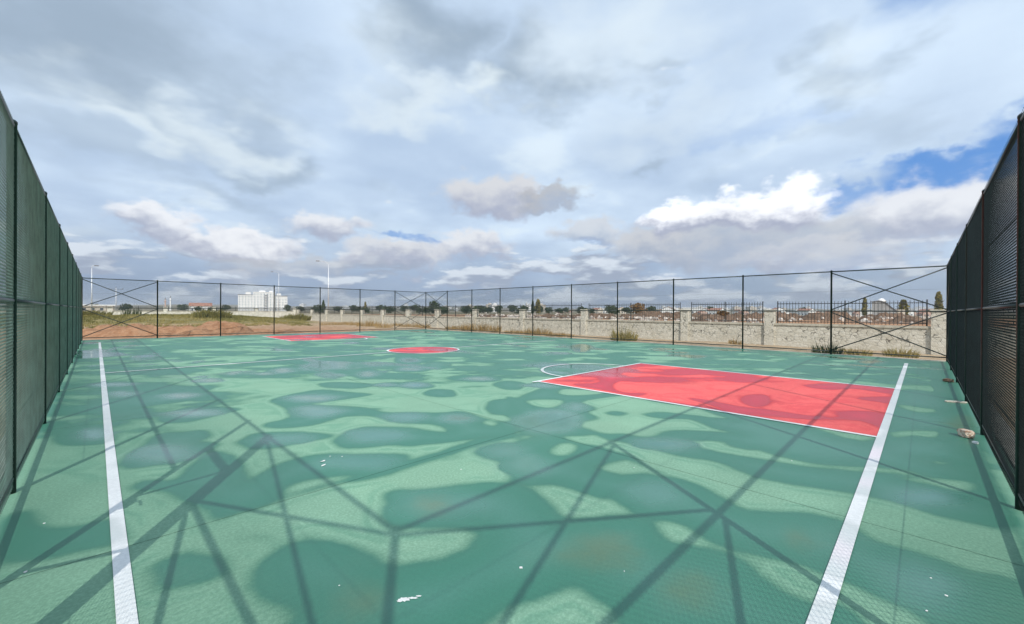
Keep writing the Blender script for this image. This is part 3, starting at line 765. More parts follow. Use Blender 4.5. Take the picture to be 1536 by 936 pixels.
# away from the traced foreground: streaks of damp that stretch along the sweep of the broom
streak = fbm(GX * 0.75 - 0.75 * GY + 50, (GX + GY) * 1.5, 5, 31) * 0.15 + 0.05 * fbm(GX * 0.3, GY * 0.3, 3, 35) + 0.03
near = 1 - sstep(FD, 8.2, 10.5)
damp = -0.17 + 0.13 * fbm(GX * 0.9 - 0.9 * GY + 20, (GX + GY) * 1.7, 4, 43) + 0.06 * fbm(GX * 0.5, GY * 0.5, 3, 47)
WET = streak * (1 - near) + damp * near
lowleft = sstep(GY, 6.0, 9.0) * (1 - sstep(GX, 1.2, 3.0)) * near
WET = WET * (1 - lowleft) + streak * lowleft
for k, s in PATCHES:
    sl, d = sdf(smooth_poly(parse(s)))
    WET[sl] = np.maximum(WET[sl], d) if k else np.minimum(WET[sl], -d)
# the strip along the near fence stays damp
WET = np.maximum(WET, np.where((GX > 6.5) & (GY < -0.15), 0.10 + 0.1 * fbm(GX, GY * 2, 3, 77), -9))
WET = np.clip(WET, -0.6, 0.6)
POOL = np.full(GX.shape, -0.6)
for s in POOLS:
    sl, d = sdf(smooth_poly(parse(s)))
    POOL[sl] = np.maximum(POOL[sl], d * 0.8)
POOL = np.maximum(POOL, np.clip(fbm(GX * 0.8 + 9, GY * 0.5, 4, 63) * 0.5 - 0.36, -0.6, 0.2) * (1 - near) - 0.6 * near)
WET = np.maximum(WET, np.where(POOL > -0.04, POOL + 0.05, -1))
SILTF = np.full(GX.shape, -0.6)
for s in SILT:
    sl, d = sdf(smooth_poly(parse(s)))
    SILTF[sl] = np.maximum(SILTF[sl], d)


# lens falloff and mesh shade, painted as darkening along the court edges
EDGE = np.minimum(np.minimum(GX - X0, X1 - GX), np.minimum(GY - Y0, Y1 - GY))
EDGE_SHADE = np.clip(1.15 - EDGE / 1.7 + 0.35 * fbm(GX * 1.3, GY * 1.3, 4, 55), 0, 1) * 0.8


def sample(F, x, y):
    u = np.clip((x - X0) / W * (NX - 1), 0, NX - 1.001)
    v = np.clip((y - Y0) / L * (NY - 1), 0, NY - 1.001)
    i, j = u.astype(int), v.astype(int)
    a, b = u - i, v - j
    return F[i, j] * (1 - a) * (1 - b) + F[i + 1, j] * a * (1 - b) + F[i, j + 1] * (1 - a) * b + F[i + 1, j + 1] * a * b


def sheet(name, P, Fc, material, parent, thick=0.0, z=0.0):
    """flat sheet from an array of points; carries the water and edge shade attributes"""
    me = bpy.data.meshes.new(name)
    V = np.column_stack([P[:, 0], P[:, 1], np.full(len(P), z)])
    me.from_pydata(V.tolist(), [], Fc)
    for nm, F in (('wet', WET), ('pool', POOL), ('silt', SILTF), ('edge_shade', EDGE_SHADE)):
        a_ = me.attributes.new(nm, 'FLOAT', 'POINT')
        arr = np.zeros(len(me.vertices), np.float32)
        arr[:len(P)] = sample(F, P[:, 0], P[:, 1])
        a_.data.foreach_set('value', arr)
    me.materials.append(material)
    me.update()
    return link(name, me, parent)


def rect_grid(x0, x1, y0, y1, step):
    nx, ny = max(2, int(math.ceil((x1 - x0) / step)) + 1), max(2, int(math.ceil((y1 - y0) / step)) + 1)
    xs, ys = np.linspace(x0, x1, nx), np.linspace(y0, y1, ny)
    a, b = np.meshgrid(xs, ys, indexing='ij')
    P = np.column_stack([a.ravel(), b.ravel()])
    Fc = [(i * ny + j, (i + 1) * ny + j, (i + 1) * ny + j + 1, i * ny + j + 1) for i in range(nx - 1) for j in range(ny - 1)]
    return P, Fc


mb = MB()
mb.box(X0 - 0.10, X1 + 0.10, Y0 - 0.10, Y1 + 0.10, -0.28, -0.006)
court = mb.build('court', M['joint'])
tag(court, kind='structure')
XC = [X0 - 0.10, 4.15, 8.75, 13.35, 17.95, X1 + 0.10]
YC = [Y0 - 0.10, 3.80, 8.20, 12.60, 17.00, 21.40, 25.80, Y1 + 0.10]
for i in range(len(XC) - 1):
    for j in range(len(YC) - 1):
        P, Fc = rect_grid(XC[i] + (0.003 if i else 0), XC[i + 1] - 0.003, YC[j] + (0.003 if j else 0), YC[j + 1] - 0.003, 0.055 if (i < 2 and j < 2) else 0.095)
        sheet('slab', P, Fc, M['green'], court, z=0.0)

# painted markings
LW = 0.085


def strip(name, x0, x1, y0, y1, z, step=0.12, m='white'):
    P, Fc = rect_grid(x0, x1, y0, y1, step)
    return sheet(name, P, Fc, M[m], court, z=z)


strip('sideline', 0.115 - 0.04, 0.115 + 0.04, -0.2, 27.9, 0.0080)
strip('baseline', 0.16, 18.2, 0.375 - 0.045, 0.375 + 0.045, 0.0080)
strip('centre_line', 0.16, 7.98, 14.5 - 0.048, 14.5 + 0.048, 0.0080)
strip('centre_line', 10.88, 18.0, 14.5 - 0.048, 14.5 + 0.048, 0.0080)
KX0, KX1 = 7.10, 11.93
for nm, ya, yb, yl in (('key_area', 0.421, 6.22, 6.22), ('key_area', 23.05, 28.3, 23.05)):
    strip(nm, KX0, KX1, ya, yb, 0.0045, 0.12, 'red')
    strip('key_line', KX0 - 0.045, KX0 + 0.03, ya, yb + 0.02, 0.0080)
    strip('key_line', KX1 - 0.03, KX1 + 0.045, ya, yb + 0.02, 0.0080)
    strip('free_throw_line', KX0 - 0.17, KX1 + 0.03, yl - 0.04, yl + 0.04, 0.0120)


def ring(name, cx, cy, r0, r1, a0, a1, z, m, nr=1, na=96):
    n = max(8, int(na * abs(a1 - a0) / (2 * math.pi)))
    P, Fc = [], []
    rs = np.linspace(r0, r1, nr + 1)
    for i in range(n + 1):
        t = a0 + (a1 - a0) * i / n
        for r in rs:
            P.append((cx + r * math.cos(t), cy + r * math.sin(t)))
    for i in range(n):
        for k in range(nr):
            b = i * (nr + 1) + k
            Fc.append((b, b + 1, b + nr + 2, b + nr + 1))
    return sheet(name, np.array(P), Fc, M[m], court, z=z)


ring('centre_circle', 9.43, 14.45, 0.002, 1.40, 0, 2 * math.pi, 0.0045, 'red', 14)
ring('circle_line', 9.43, 14.45, 1.375, 1.455, 0, 2 * math.pi, 0.0120, 'white')
ring('free_throw_arc', 9.52, 6.25, 1.42, 1.50, 0.0, math.pi, 0.0100, 'white')
ring('free_throw_arc', 9.52, 23.02, 1.42, 1.50, math.pi, 2 * math.pi, 0.0100, 'white')

# concrete edging outside the fence, cast in lengths
kerb = empty('kerb', (0, 0, 0))
tag(kerb, kind='structure')
for ax in range(2):
    nseg = 10 if ax else 7
    for side in range(2):
        for i in range(nseg):
            mb = MB()
            jz = random.uniform(-0.012, 0.008)
            if ax:
                a, b = Y0 - 0.1 + (L + 0.2) * i / nseg + 0.006, Y0 - 0.1 + (L + 0.2) * (i + 1) / nseg - 0.006
                c0 = X1 + 0.103 if side else X0 - 0.103 - 0.2
                mb.box(c0, c0 + 0.2, a, b, -0.3, 0.012 + jz, taper=0.008)
            else:
                a, b = X0 - 0.3 + (W + 0.6) * i / nseg + 0.006, X0 - 0.3 + (W + 0.6) * (i + 1) / nseg - 0.006
                c0 = Y1 + 0.103 if side else Y0 - 0.103 - 0.2
                mb.box(a, b, c0, c0 + 0.2, -0.3, 0.012 + jz, taper=0.008)
            mb.build('kerb_stone', M['concrete'], kerb)

# ------------------------------------------------------------------ chain-link fences
PITCH, WIRE_R = 0.053, 0.0017


def link_mesh(width, z0, z1, m='wire'):
    """one bay of woven wire: two families of diagonals, with the knuckled tips above the rail"""
    mb = MB()
    h = z1 - z0
    seg = 0.62
    for fam in (1, -1):
        y = 0.0016 * fam
        n = int((width + h) / PITCH) + 1
        for i in range(n):
            s = i * PITCH + (0.0 if fam > 0 else PITCH * 0.5)
            # line x = s - t (fam -1) or x = s - h + t (fam +1), t in 0..h
            if fam > 0:
                a, b = max(0.0, h - s), min(h, width + h - s)
                if b - a < 0.01:
                    continue
                p = lambda t: (s - h + t, y, z0 + t)
            else:
                a, b = max(0.0, s - width), min(h, s)
                if b - a < 0.01:
                    continue
                p = lambda t: (s - t, y, z0 + t)
            k = max(1, int(math.ceil((b - a) / seg)))
            for j in range(k):
                mb.tube(p(a + (b - a) * j / k), p(a + (b - a) * (j + 1) / k), WIRE_R, n=6, caps=False)
    # twisted tips
    x = 0.0
    while x < width:
        mb.tube((x, 0, z1 - 0.002), (x + 0.006, 0.004, z1 + 0.028), WIRE_R, n=3, caps=False)
        x += PITCH
    return mb.mesh('mesh_panel', M[m])


def tube_mesh(name, p0, p1, r, n=10, m='post'):
    mb = MB()
    mb.tube(p0, p1, r, n=n)
    return mb.mesh(name, M[m])


def post_mesh():
    mb = MB()
    mb.lathe([(0.0, -0.05), (0.031, -0.05), (0.031, FH - 0.01), (0.0335, FH - 0.01), (0.0335, FH + 0.012), (0.022, FH + 0.026), (0.0, FH + 0.030)], 14)
    return mb.mesh('post', M['post'])


MID, LOW, TOP = 1.67, 0.13, FH - 0.03
POST_ME = post_mesh()


GATE_W = 0.98


def fence(loc, rz, length, bays, inner, label, first_post, last_post, gate=None, wire='wire'):
    root = empty('chain_link_fence', loc, rz)
    tag(root, label, 'fence', 'chain-link fences round the court')
    w = length / bays
    pm = link_mesh(w, 0.05, FH - 0.004, wire)
    for i in range(bays + 1):
        if (i == 0 and not first_post) or (i == bays and not last_post):
            continue
        link('post', POST_ME, root, (i * w, 0, 0))
    rail = tube_mesh('rail', (0.0, 0, 0), (w, 0, 0), 0.0215)
    thin = tube_mesh('rail_thin', (0.0, 0, 0), (w, 0, 0), 0.0195)
    tw = tube_mesh('tension_wire', (0.0, 0, 0), (w, 0, 0), 0.0024, 5, wire)
    for i in range(bays):
        if gate == i:                      # a gateway takes the first metre of this bay
            link('top_rail', rail, root, (i * w, 0, TOP))
            g1 = GATE_W + 0.09
            link('gate_post', POST_ME, root, (i * w + 0.115, 0, 0))
            link('gate_post', POST_ME, root, (i * w + g1, 0, 0))
            link('middle_rail', tube_mesh('rail', (0, 0, 0), (w - g1, 0, 0), 0.0215), root, (i * w + g1, 0, MID))
            link('bottom_rail', tube_mesh('rail', (0, 0, 0), (w - g1, 0, 0), 0.0195), root, (i * w + g1, 0, LOW))
            link('lintel', tube_mesh('lintel', (0.115, 0, 0), (g1, 0, 0), 0.024), root, (i * w, 0, 2.25))
            link('mesh_panel', link_mesh(w - g1, 0.05, FH - 0.004), root, (i * w + g1, inner * 0.013, 0))
            link('mesh_panel', link_mesh(g1 - 0.085, 2.28, FH - 0.004), root, (i * w + 0.085, inner * 0.013, 0))
            continue
        link('top_rail', rail, root, (i * w, 0, TOP))
        link('middle_rail', rail, root, (i * w, 0, MID))
        link('bottom_rail', thin, root, (i * w, 0, LOW))
        o = link('mesh_panel', pm, root, (i * w, inner * 0.013, 0))
        for z in (0.64, 2.42):
            link('tension_wire', tw, root, (i * w, inner * 0.011, z))
    for i in (0, bays - 1):
        for za, zb in ((LOW + 0.04, MID - 0.05), (MID + 0.05, TOP - 0.05)):
            for s, (a, b) in enumerate(((za, zb), (zb, za))):
                yo = inner * (-0.012 + 0.024 * s)
                tb = tube_mesh('brace', (0.0, yo, a), (w, yo, b), 0.019, 8)
                link('brace', tb, root, (i * w, 0, 0))
    return root


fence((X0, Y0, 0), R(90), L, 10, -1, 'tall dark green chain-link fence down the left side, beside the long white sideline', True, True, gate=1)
fence((X0, Y0, 0), 0.0, W, 7, 1, 'tall dark chain-link fence down the right side, beside the white baseline and brick lump', False, True, wire='wire_shaded')
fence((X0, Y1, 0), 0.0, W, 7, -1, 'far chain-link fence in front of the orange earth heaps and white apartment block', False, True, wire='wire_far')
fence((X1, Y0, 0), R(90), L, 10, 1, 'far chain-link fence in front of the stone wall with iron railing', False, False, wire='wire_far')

# the gate leaf hung in that gateway
gate = empty('gate', (X0, Y0 + L / 10 + 0.165, 0), R(90))
tag(gate, 'narrow chain-link gate leaf in the left-hand fence, near the camera corner', 'gate')
gw = GATE_W - 0.125
for nm, a, b in (('frame_stile', (0, 0, 0.10), (0, 0, 2.18)), ('frame_stile', (gw, 0, 0.10), (gw, 0, 2.18)),
                 ('frame_rail', (0, 0, 0.10), (gw, 0, 0.10)), ('frame_rail', (0, 0, 2.18), (gw, 0, 2.18)),
                 ('brace', (0.02, 0.0, 2.14), (gw, 0.0, 1.20)), ('brace', (0.02, 0.0, 1.02), (gw, 0.0, 0.32))):
    link(nm, tube_mesh(nm, a, b, 0.013 if nm == 'frame_stile' else 0.016, 8), gate)
link('mesh_panel', link_mesh(gw, 0.11, 2.17), gate, (0, -0.022, 0))
mb = MB()
mb.box(gw - 0.05, gw + 0.01, -0.03, 0.03, 1.02, 1.14)
lk = mb.build('lock_case', M['post'], gate)
mb = MB()
mb.tube((gw - 0.03, -0.07, 1.10), (gw - 0.14, -0.07, 1.10), 0.008, n=6)
mb.tube((gw - 0.03, -0.075, 1.10), (gw - 0.03, -0.028, 1.10), 0.008, n=6)
mb.build('handle', M['iron'], lk)

# ------------------------------------------------------------------ masonry wall with iron railing
WX = 24.8
PY = [-6.4, -0.45, 5.70, 10.10, 17.35, 23.5, 29.65, 35.65, 41.35, 47.2, 53.0, 59.2, 64.8, 71.0, 77.6]


def bar_mesh(h):
    mb = MB()
    mb.tube((0, 0, 0), (0, 0, h - 0.05), 0.0095, n=6, caps=False)
    mb.tube((0, 0, h - 0.05), (0, 0, h), 0.012, 0.001, n=6, caps=False)
    return mb.mesh('railing_bar', M['iron'])


def wall_run(label, p0, axis, stops, base, top, pillar_top, rail_top, stone, thick, individual, sink=0.6):
    """a wall of bays between pillars; axis 'y' runs along +Y, 'x' runs along -X; local s is metres from p0"""
    root = empty('perimeter_wall', (p0[0], p0[1], 0))
    tag(root, label, 'wall')

    def bx(mb, s0, s1, c0, c1, z0, z1, taper=0.0):
        if axis == 'y':
            mb.box(c0, c1, s0, s1, z0, z1, taper=taper)
        else:
            mb.box(-s1, -s0, c0, c1, z0, z1, taper=taper)

    def at_(s, c, z):
        return (c, s, z) if axis == 'y' else (-s, c, z)
    PW = 0.22
    me_bar = bar_mesh(rail_top - top + 0.02)
    for i, s in enumerate(stops):
        mb = MB()
        bx(mb, s - PW, s + PW, -0.10, thick + 0.10, base - sink, pillar_top - 0.07)
        p = mb.build('pillar', M['stone'] if stone else M['plaster'], root)
        mb = MB()
        bx(mb, s - PW - 0.05, s + PW + 0.05, -0.15, thick + 0.15, pillar_top - 0.068, pillar_top, 0.03)
        mb.build('pillar_cap', M['coping'], p)
        if i == len(stops) - 1:
            break
        e = stops[i + 1]
        a, b = s + PW + 0.002, e - PW - 0.002
        mb = MB()
        bx(mb, a, b, 0.0, thick, base - sink, top - 0.10)
        mb.build('wall_panel', M['stone'] if stone else M['plaster'], root)
        mb = MB()
        bx(mb, a, b, -0.05, thick + 0.05, top - 0.098, top, 0.012)
        mb.build('coping', M['coping'], root)
        c = thick * 0.5
        mb = MB()
        for s_ in (a + 0.12, (a + b) / 2, b - 0.12):
            q0 = at_(s_, c, top)
            mb.tube(q0, at_(s_, c, rail_top + 0.05), 0.026, n=6)
        mb.build('railing_posts', M['iron'], root)
        for zz in (top + 0.10, rail_top - 0.09):
            mb = MB()
            mb.tube(at_(a + 0.12, c, zz), at_(b - 0.12, c, zz), 0.017, n=6)
            mb.build('railing_rail', M['iron'], root)
        n = int((b - a - 0.24) / 0.128)
        if individual(i):
            for k in range(1, n):
                link('railing_bar', me_bar, root, at_(a + 0.12 + (b - a - 0.24) * k / n, c, top + 0.02))
        else:
            mb = MB()
            for k in range(1, n):
                s_ = a + 0.12 + (b - a - 0.24) * k / n
                mb.tube(at_(s_, c, top + 0.02), at_(s_, c, rail_top), 0.0095, n=4, caps=False)
            tag(mb.build('railing_bars', M['iron'], root), kind='stuff')
    return root


wall_run('cream rubble stone wall with pillars, coping and black iron railing behind the far fence', (WX, 0), 'y',
         PY, -0.1, 1.05, 1.76, 2.14, True, 0.28, lambda i: 1 <= i <= 4)
wall_run('long pale plastered wall at the far end of the meadow, below the white apartment block', (WX + 0.3, 78.2), 'x',
         [0.6 + 5.8 * i for i in range(11)], 0.7, 1.40, 1.95, 2.05, False, 0.28, lambda i: False, 0.9)


# ------------------------------------------------------------------ earth heaps
def mound(name, label, loc, rx, ry, h, material, seed, cat='heap', group=None, rough=0.35, rz=0.0):
    n, m = 16, 40
    V, F = [], []
    for i in range(n + 1):
        t = i / n
        for j in range(m):
            a = 2 * math.pi * j / m
            k = 1 + 0.22 * float(vnoise(np.array([math.cos(a) * 1.6 + seed]), np.array([math.sin(a) * 1.6 + seed * 3.1]), seed)[0])
            x, y = rx * t * k * math.cos(a), ry * t * k * math.sin(a)
            prof = (1 - t ** 2.4) ** 1.1
            nz = float(fbm(np.array([x * 1.1 + seed * 7]), np.array([y * 1.1]), 4, seed)[0])
            z = h * prof * (1 + rough * nz * min(1.0, 0.35 + t))
            V.append((x, y, z - 0.12 - 0.25 * t * t))
    for i in range(n):
        for j in range(m):
            k = (j + 1) % m
            F.append((i * m + j, (i + 1) * m + j, (i + 1) * m + k, i * m + k))
    me = bpy.data.meshes.new(name)
    me.from_pydata(V, [], F)
    me.polygons.foreach_set('use_smooth', [True] * len(F))
    me.materials.append(material)
    o = link(name, me, None, (loc[0], loc[1], float(ground_z(loc[0], loc[1])) + 0.05), (0, 0, rz))
    tag(o, label, cat, group)
    return o


so, sb = M['soil_orange'], M['soil_brown']
G1 = 'earth heaps behind the far fence'
ALONG = -math.atan2(RIGHT.x, RIGHT.y) + math.pi / 2
for lab, px, dep, rx, ry, h, sd in (
        ('broad orange earth heap just left of the second far fence post', 222, 27.0, 4.2, 2.2, 0.80, 3),
        ('orange earth heap to the left of the white apartment block', 318, 28.5, 3.6, 2.2, 0.86, 5),
        ('low pale orange heap at the far left fence corner', 150, 26.0, 3.2, 1.8, 0.50, 8),
        ('small low orange heap between the two larger earth heaps', 270, 27.0, 3.2, 1.8, 0.60, 13),
        ('low spread of orange soil below the white apartment block', 395, 30.0, 4.0, 2.2, 0.42, 19)):
    p = at(px, dep)
    mound('earth_heap', lab, (p.x, p.y), rx, ry, h, so, sd, group=G1, rough=0.55, rz=math.atan2(RIGHT.y, RIGHT.x))
G2 = 'spoil heaps beyond the masonry wall'
ORD_ = ['nearest', 'second', 'third', 'fourth', 'fifth', 'sixth', 'seventh', 'eighth', 'ninth', 'tenth', 'eleventh', 'twelfth', 'thirteenth', 'fourteenth']
for i, (px, dep, rx, ry, h, sd) in enumerate(sorted(((1075, 62, 4.0, 3, 1.05, 23), (1120, 74, 5.5, 3, 1.1, 29), (1185, 66, 4.5, 3, 1.0, 31), (1240, 58, 4.5, 3, 1.15, 37),
                               (1300, 64, 5.0, 3, 1.1, 41), (1368, 56, 4.5, 3, 1.1, 43), (1030, 78, 5.0, 3, 1.0, 47), (945, 72, 5.0, 3, 0.9, 53),
                               (985, 90, 6.0, 4, 1.3, 59), (830, 84, 7.0, 4, 0.8, 61), (890, 96, 7.0, 4, 1.0, 67), (1330, 88, 6, 4, 1.4, 71),
                               (740, 96, 7.0, 4, 0.7, 73), (1160, 100, 7, 4, 1.3, 79)), reverse=True)):
    p = at(px, dep)
    mound('spoil_heap', 'spoil heap beyond the iron railing, %s leftwards from the right-hand fence' % ORD_[i], (p.x, p.y), rx, ry, h, sb if sd % 3 else so, sd,
          group=G2, rough=0.7, rz=math.atan2(RIGHT.y, RIGHT.x) + random.uniform(-.3, .3))

# broken pale rubble strewn over the spoil ground: too many and too small to count
mb = MB()
mat_rub = plain('rubble', (0.56, 0.51, 0.45), 0.95, 0.45, 1.3, 0.4)
for _ in range(1500):
    px, dep = random.uniform(700, 1440), random.uniform(52, 150)
    p = at(px, dep)
    if p.x < WX + 4:
        continue
    z = float(ground_z(p.x, p.y)) + random.uniform(0.0, 0.5)
    s = random.uniform(0.15, 0.6) * (1.6 if random.random() < 0.08 else 1)
    q = Euler((random.uniform(-.5, .5), random.uniform(-.5, .5), random.uniform(0, 3.1))).to_matrix()
    b = len(mb.v)
    mb.box(-s * .5, s * .5, -s * .35, s * .35, -s * .3, s * .35, taper=s * 0.08)
    for i in range(b, len(mb.v)):
        v = q @ Vector(mb.v[i])
        mb.v[i] = (v.x + p.x, v.y + p.y, v.z + z)
tag(mb.build('rubble', mat_rub), 'pale broken rubble strewn over the waste ground beyond the railing', 'rubble', kind='stuff')


# ------------------------------------------------------------------ grass and weeds
def blades(mb, tones, cx, cy, cz, n, h, spread, lean=0.5, wid=0.02, tone=(0, 1)):
    for _ in range(n):
        a = random.uniform(0, 2 * math.pi)
        r = spread * math.sqrt(random.random())
        x, y = cx + r * math.cos(a), cy + r * math.sin(a)
        hh = h * random.uniform(0.5, 1.1) * (1 - 0.45 * r / max(spread, 1e-3))
        b = random.uniform(0, 2 * math.pi)
        lx, ly = lean * hh * random.uniform(0.1, 1.0) * math.cos(a + random.uniform(-.9, .9)), lean * hh * random.uniform(0.1, 1.0) * math.sin(a + random.uniform(-.9, .9))
        wx, wy = wid * math.cos(b), wid * math.sin(b)
        mb.quad((x - wx, y - wy, cz - 0.05), (x + wx, y + wy, cz - 0.05), (x + lx * .45 + wx * .6, y + ly * .45 + wy * .6, cz + hh * .6),
                (x + lx, y + ly, cz + hh), (x + lx * .45 - wx * .6, y + ly * .45 - wy * .6, cz + hh * .6))
        tones.append(random.uniform(*tone))


def with_tone(o, tones):
    a_ = o.data.attributes.new('tone', 'FLOAT', 'FACE')
    a_.data.foreach_set('value', np.array(tones, np.float32))
    return o


mb, tn = MB(), []
for _ in range(9000):
    y = random.uniform(46, 77)
    x = random.uniform(-8, 25)
    dens = float(fbm(np.array([x * .18]), np.array([y * .22]), 3, 91)[0])
    if x > 14 + (y - 38) * 0.26 or dens < -0.35 - (y - 46) * 0.03:
        continue
    t0 = min(1, max(0, 0.45 - dens * 0.5 + random.uniform(-.15, .15) - (y - 45) * 0.008))
    blades(mb, tn, x, y, float(ground_z(x, y)), 5, random.uniform(.10, .30), 0.3, 0.8, 0.035, (max(0, t0 - .25), min(1, t0 + .2)))
tag(with_tone(mb.build('meadow_grass', M['grass']), tn), 'olive and straw coloured rough grass on the meadow behind the earth heaps', 'grass', kind='stuff')


def weed(label, loc, n, h, spread, m, tone=(0, 1), group=None, lean=0.6, wid=0.012):
    mb, tn = MB(), []
    blades(mb, tn, 0, 0, 0, n, h, spread, lean, wid, tone)
    for _ in range(max(3, n // 25)):        # seed stalks
        a = random.uniform(0, 6.28)
        r = spread * random.random() * .7
        hh = h * random.uniform(.9, 1.25)
        mb.tube((r * math.cos(a), r * math.sin(a), 0), (r * 1.7 * math.cos(a), r * 1.7 * math.sin(a), hh), 0.006, 0.003, 4, caps=False)
        tn += [0.5] * 4
    o = with_tone(mb.build('weed_clump', m), tn)
    o.location = (loc[0], loc[1], float(ground_z(loc[0], loc[1])))
    tag(o, label, 'weed', group)
    return o


def on_line(px, X):
    t = (px - 768) / FPX
    return X, X * (math.sin(YAW) - math.cos(YAW) * t) / (math.cos(YAW) + math.sin(YAW) * t)


dw = M['dry_weed']
ORD = ['nearest', 'second', 'third', 'fourth', 'fifth', 'sixth', 'seventh', 'eighth', 'ninth', 'tenth', 'eleventh', 'twelfth', 'thirteenth', 'fourteenth', 'fifteenth', 'sixteenth']
weed('large olive-green bush of grass in front of the stone wall', on_line(936, 22.3), 420, 0.95, 0.75, M['grass'], (0.25, .95), lean=0.7)
weed('dark grey-green weed at the foot of the last far fence post', on_line(1240, 21.2), 200, 0.55, 0.5, M['leaf_dark'], (0.3, 1), lean=0.7)
weed('straw-coloured grass tuft under the crossing braces by the stone wall', on_line(1352, 22.3), 220, 0.50, 0.5, M['grass'], (0.6, 1), lean=0.8)
weed('low yellowish tuft between the last post and the straw-coloured grass', on_line(1285, 21.6), 160, 0.36, 0.5, M['grass'], (0.45, 1), lean=0.9)
weed('small dry tuft at the stone wall foot, left of the big iron panel', on_line(1103, 23.6), 110, 0.42, 0.3, dw, lean=0.7)
GW = 'dry brown weeds along the foot of the stone wall'
for i, (px, X, h, sp) in enumerate(sorted(((676, 22.5, .55, .5), (690, 23.4, .5, .6), (700, 22.4, .8, .45), (716, 22.6, .95, .6), (728, 23.0, .9, .5), (744, 22.5, .85, .4),
                     (770, 22.6, .45, .7), (786, 23.2, .4, .7), (800, 22.5, .8, .6), (814, 22.8, .7, .7), (832, 22.6, .45, .7), (848, 23.0, .35, .6),
                     (622, 23.6, .7, .7), (608, 23.6, .6, .7), (636, 23.6, .6, .7), (596, 23.8, .5, .6)), reverse=True)):
    weed('dry brown weed clump at the stone wall foot, %s leftwards from the olive bush' % ORD[i], on_line(px, X), 170, h, sp, dw, (0.1, 1), GW)
GW2 = 'dry grass clumps behind the far corner of the court'
for px, dep, h, sp in ((548, 44, .9, .9), (560, 45, .8, .8), (576, 42, .75, .9), (530, 46, .7, .8), (512, 48, .6, 1.0), (495, 46, .5, 1.2)):
    p = at(px, dep)
    weed('straw-coloured grass clump between the meadow and the stone wall', (p.x, p.y), 200, h, sp, dw, (0.35, 1), GW2)
GT = 'tall thistles on the far meadow'
for px in (186, 192, 197, 203, 208):
    p = at(px + random.uniform(-1, 1), 50)
    weed('tall dark thistle standing up against the pale plastered wall', (p.x, p.y), 40, random.uniform(1.0, 1.6), 0.25, M['leaf_dark'], (.2, 1), GT, 0.25, 0.02)
for px, lab in ((128, 'dark green bush right beside the far left fence corner'), (445, 'rounded green bush at the end of the pale plastered wall'),
                (318, 'low green bush on the meadow above the orange heap')):
    p = at(px, 48 if px != 445 else 60)
    weed(lab, (p.x, p.y), 700, 0.9 if px == 128 else 1.2, 2.2 if px == 128 else 1.8, M['grass'], (0, .35), None, 0.9, 0.05)


# ------------------------------------------------------------------ far trees
def crown(kind, seed):
    rnd = random.Random(seed)
    mb, tn = MB(), []
    n = {'round': 620, 'poplar': 520, 'cypress': 420}[kind]
    lobes = [(rnd.uniform(-.3, .3), rnd.uniform(-.3, .3), rnd.uniform(.35, .78), rnd.uniform(.22, .36)) for _ in range(8)]
    for _ in range(n):
        if kind == 'round':
            cx, cy, cz, rr = rnd.choice(lobes)
            v = Vector((rnd.gauss(0, 1), rnd.gauss(0, 1), rnd.gauss(0, 1))).normalized() * rr * rnd.random() ** .4
            x, y, z = cx + v.x, cy + v.y, cz + v.z * .8
            s = .055
        else:
            z = rnd.uniform(.08, 1.0)
            wmax = .105 * min(1.0, (z / .16) ** .6) * min(1.0, ((1.02 - z) / .34)) ** .55
            if kind == 'cypress':
                wmax = .2 * (1 - z) ** .7 + .01
            a, r = rnd.uniform(0, 6.28), wmax * rnd.random() ** .4 * rnd.uniform(.8, 1.15)
            x, y = r * math.cos(a), r * math.sin(a)
            s = .032
        s *= rnd.uniform(.6, 1.4)
        q = Euler((rnd.uniform(0, 3.1), rnd.uniform(0, 3.1), rnd.uniform(0, 3.1))).to_matrix()
        mb.quad(*[Vector((x, y, z)) + q @ Vector(c) * s for c in ((-1, -.6, 0), (0, -.9, .2), (1, -.3, 0), (.7, .8, .1), (-.5, .8, 0))])
        tn.append(rnd.random())
    return mb, tn


def trunk_mesh():
    mb = MB()
    mb.tube((0, 0, -.06), (0.01, 0, .42), .032, .018, 7)
    for i in range(5):
        a = i * 1.26
        mb.tube((0.008, 0, .26 + .04 * i), (.16 * math.cos(a), .16 * math.sin(a), .55 + .05 * i), .013, .005, 5)
    return mb.mesh('trunk', M['bark'])


TRUNK = trunk_mesh()
CROWN = {}
for kind, mname in (('round', 'leaf_dark'), ('round', 'leaf_rust'), ('poplar', 'leaf_yellow'), ('poplar', 'leaf_dark'), ('cypress', 'leaf_dark')):
    for sd in range(2):
        mb_, tn_ = crown(kind, sd * 31 + len(kind))
        me_ = mb_.mesh('crown', M[mname])
        a_ = me_.attributes.new('tone', 'FLOAT', 'FACE')
        a_.data.foreach_set('value', np.array(tn_, np.float32))
        CROWN[kind, mname, sd] = me_


def tree(name, label, px, dep, h, kind, mname, wide=1.0, group=None):
    p = at(px, dep)
    root = empty(name, (p.x, p.y, float(ground_z(p.x, p.y))), random.uniform(0, 6))
    tag(root, label, 'tree', group)
    for nm, me_ in (('trunk', TRUNK), ('crown', CROWN[kind, mname, random.randrange(2)])):
        c = link(nm, me_, root)
        c.scale = (h * wide, h * wide, h)
    return root


def h_at(px, ytop, dep):
    """height that reaches picture row ytop at that depth"""
    p = at(px, dep)
    hor = 466.85 + 0.00504 * (px - 768)
    return CAM_H + rise(hor - ytop, dep) - float(ground_z(p.x, p.y))


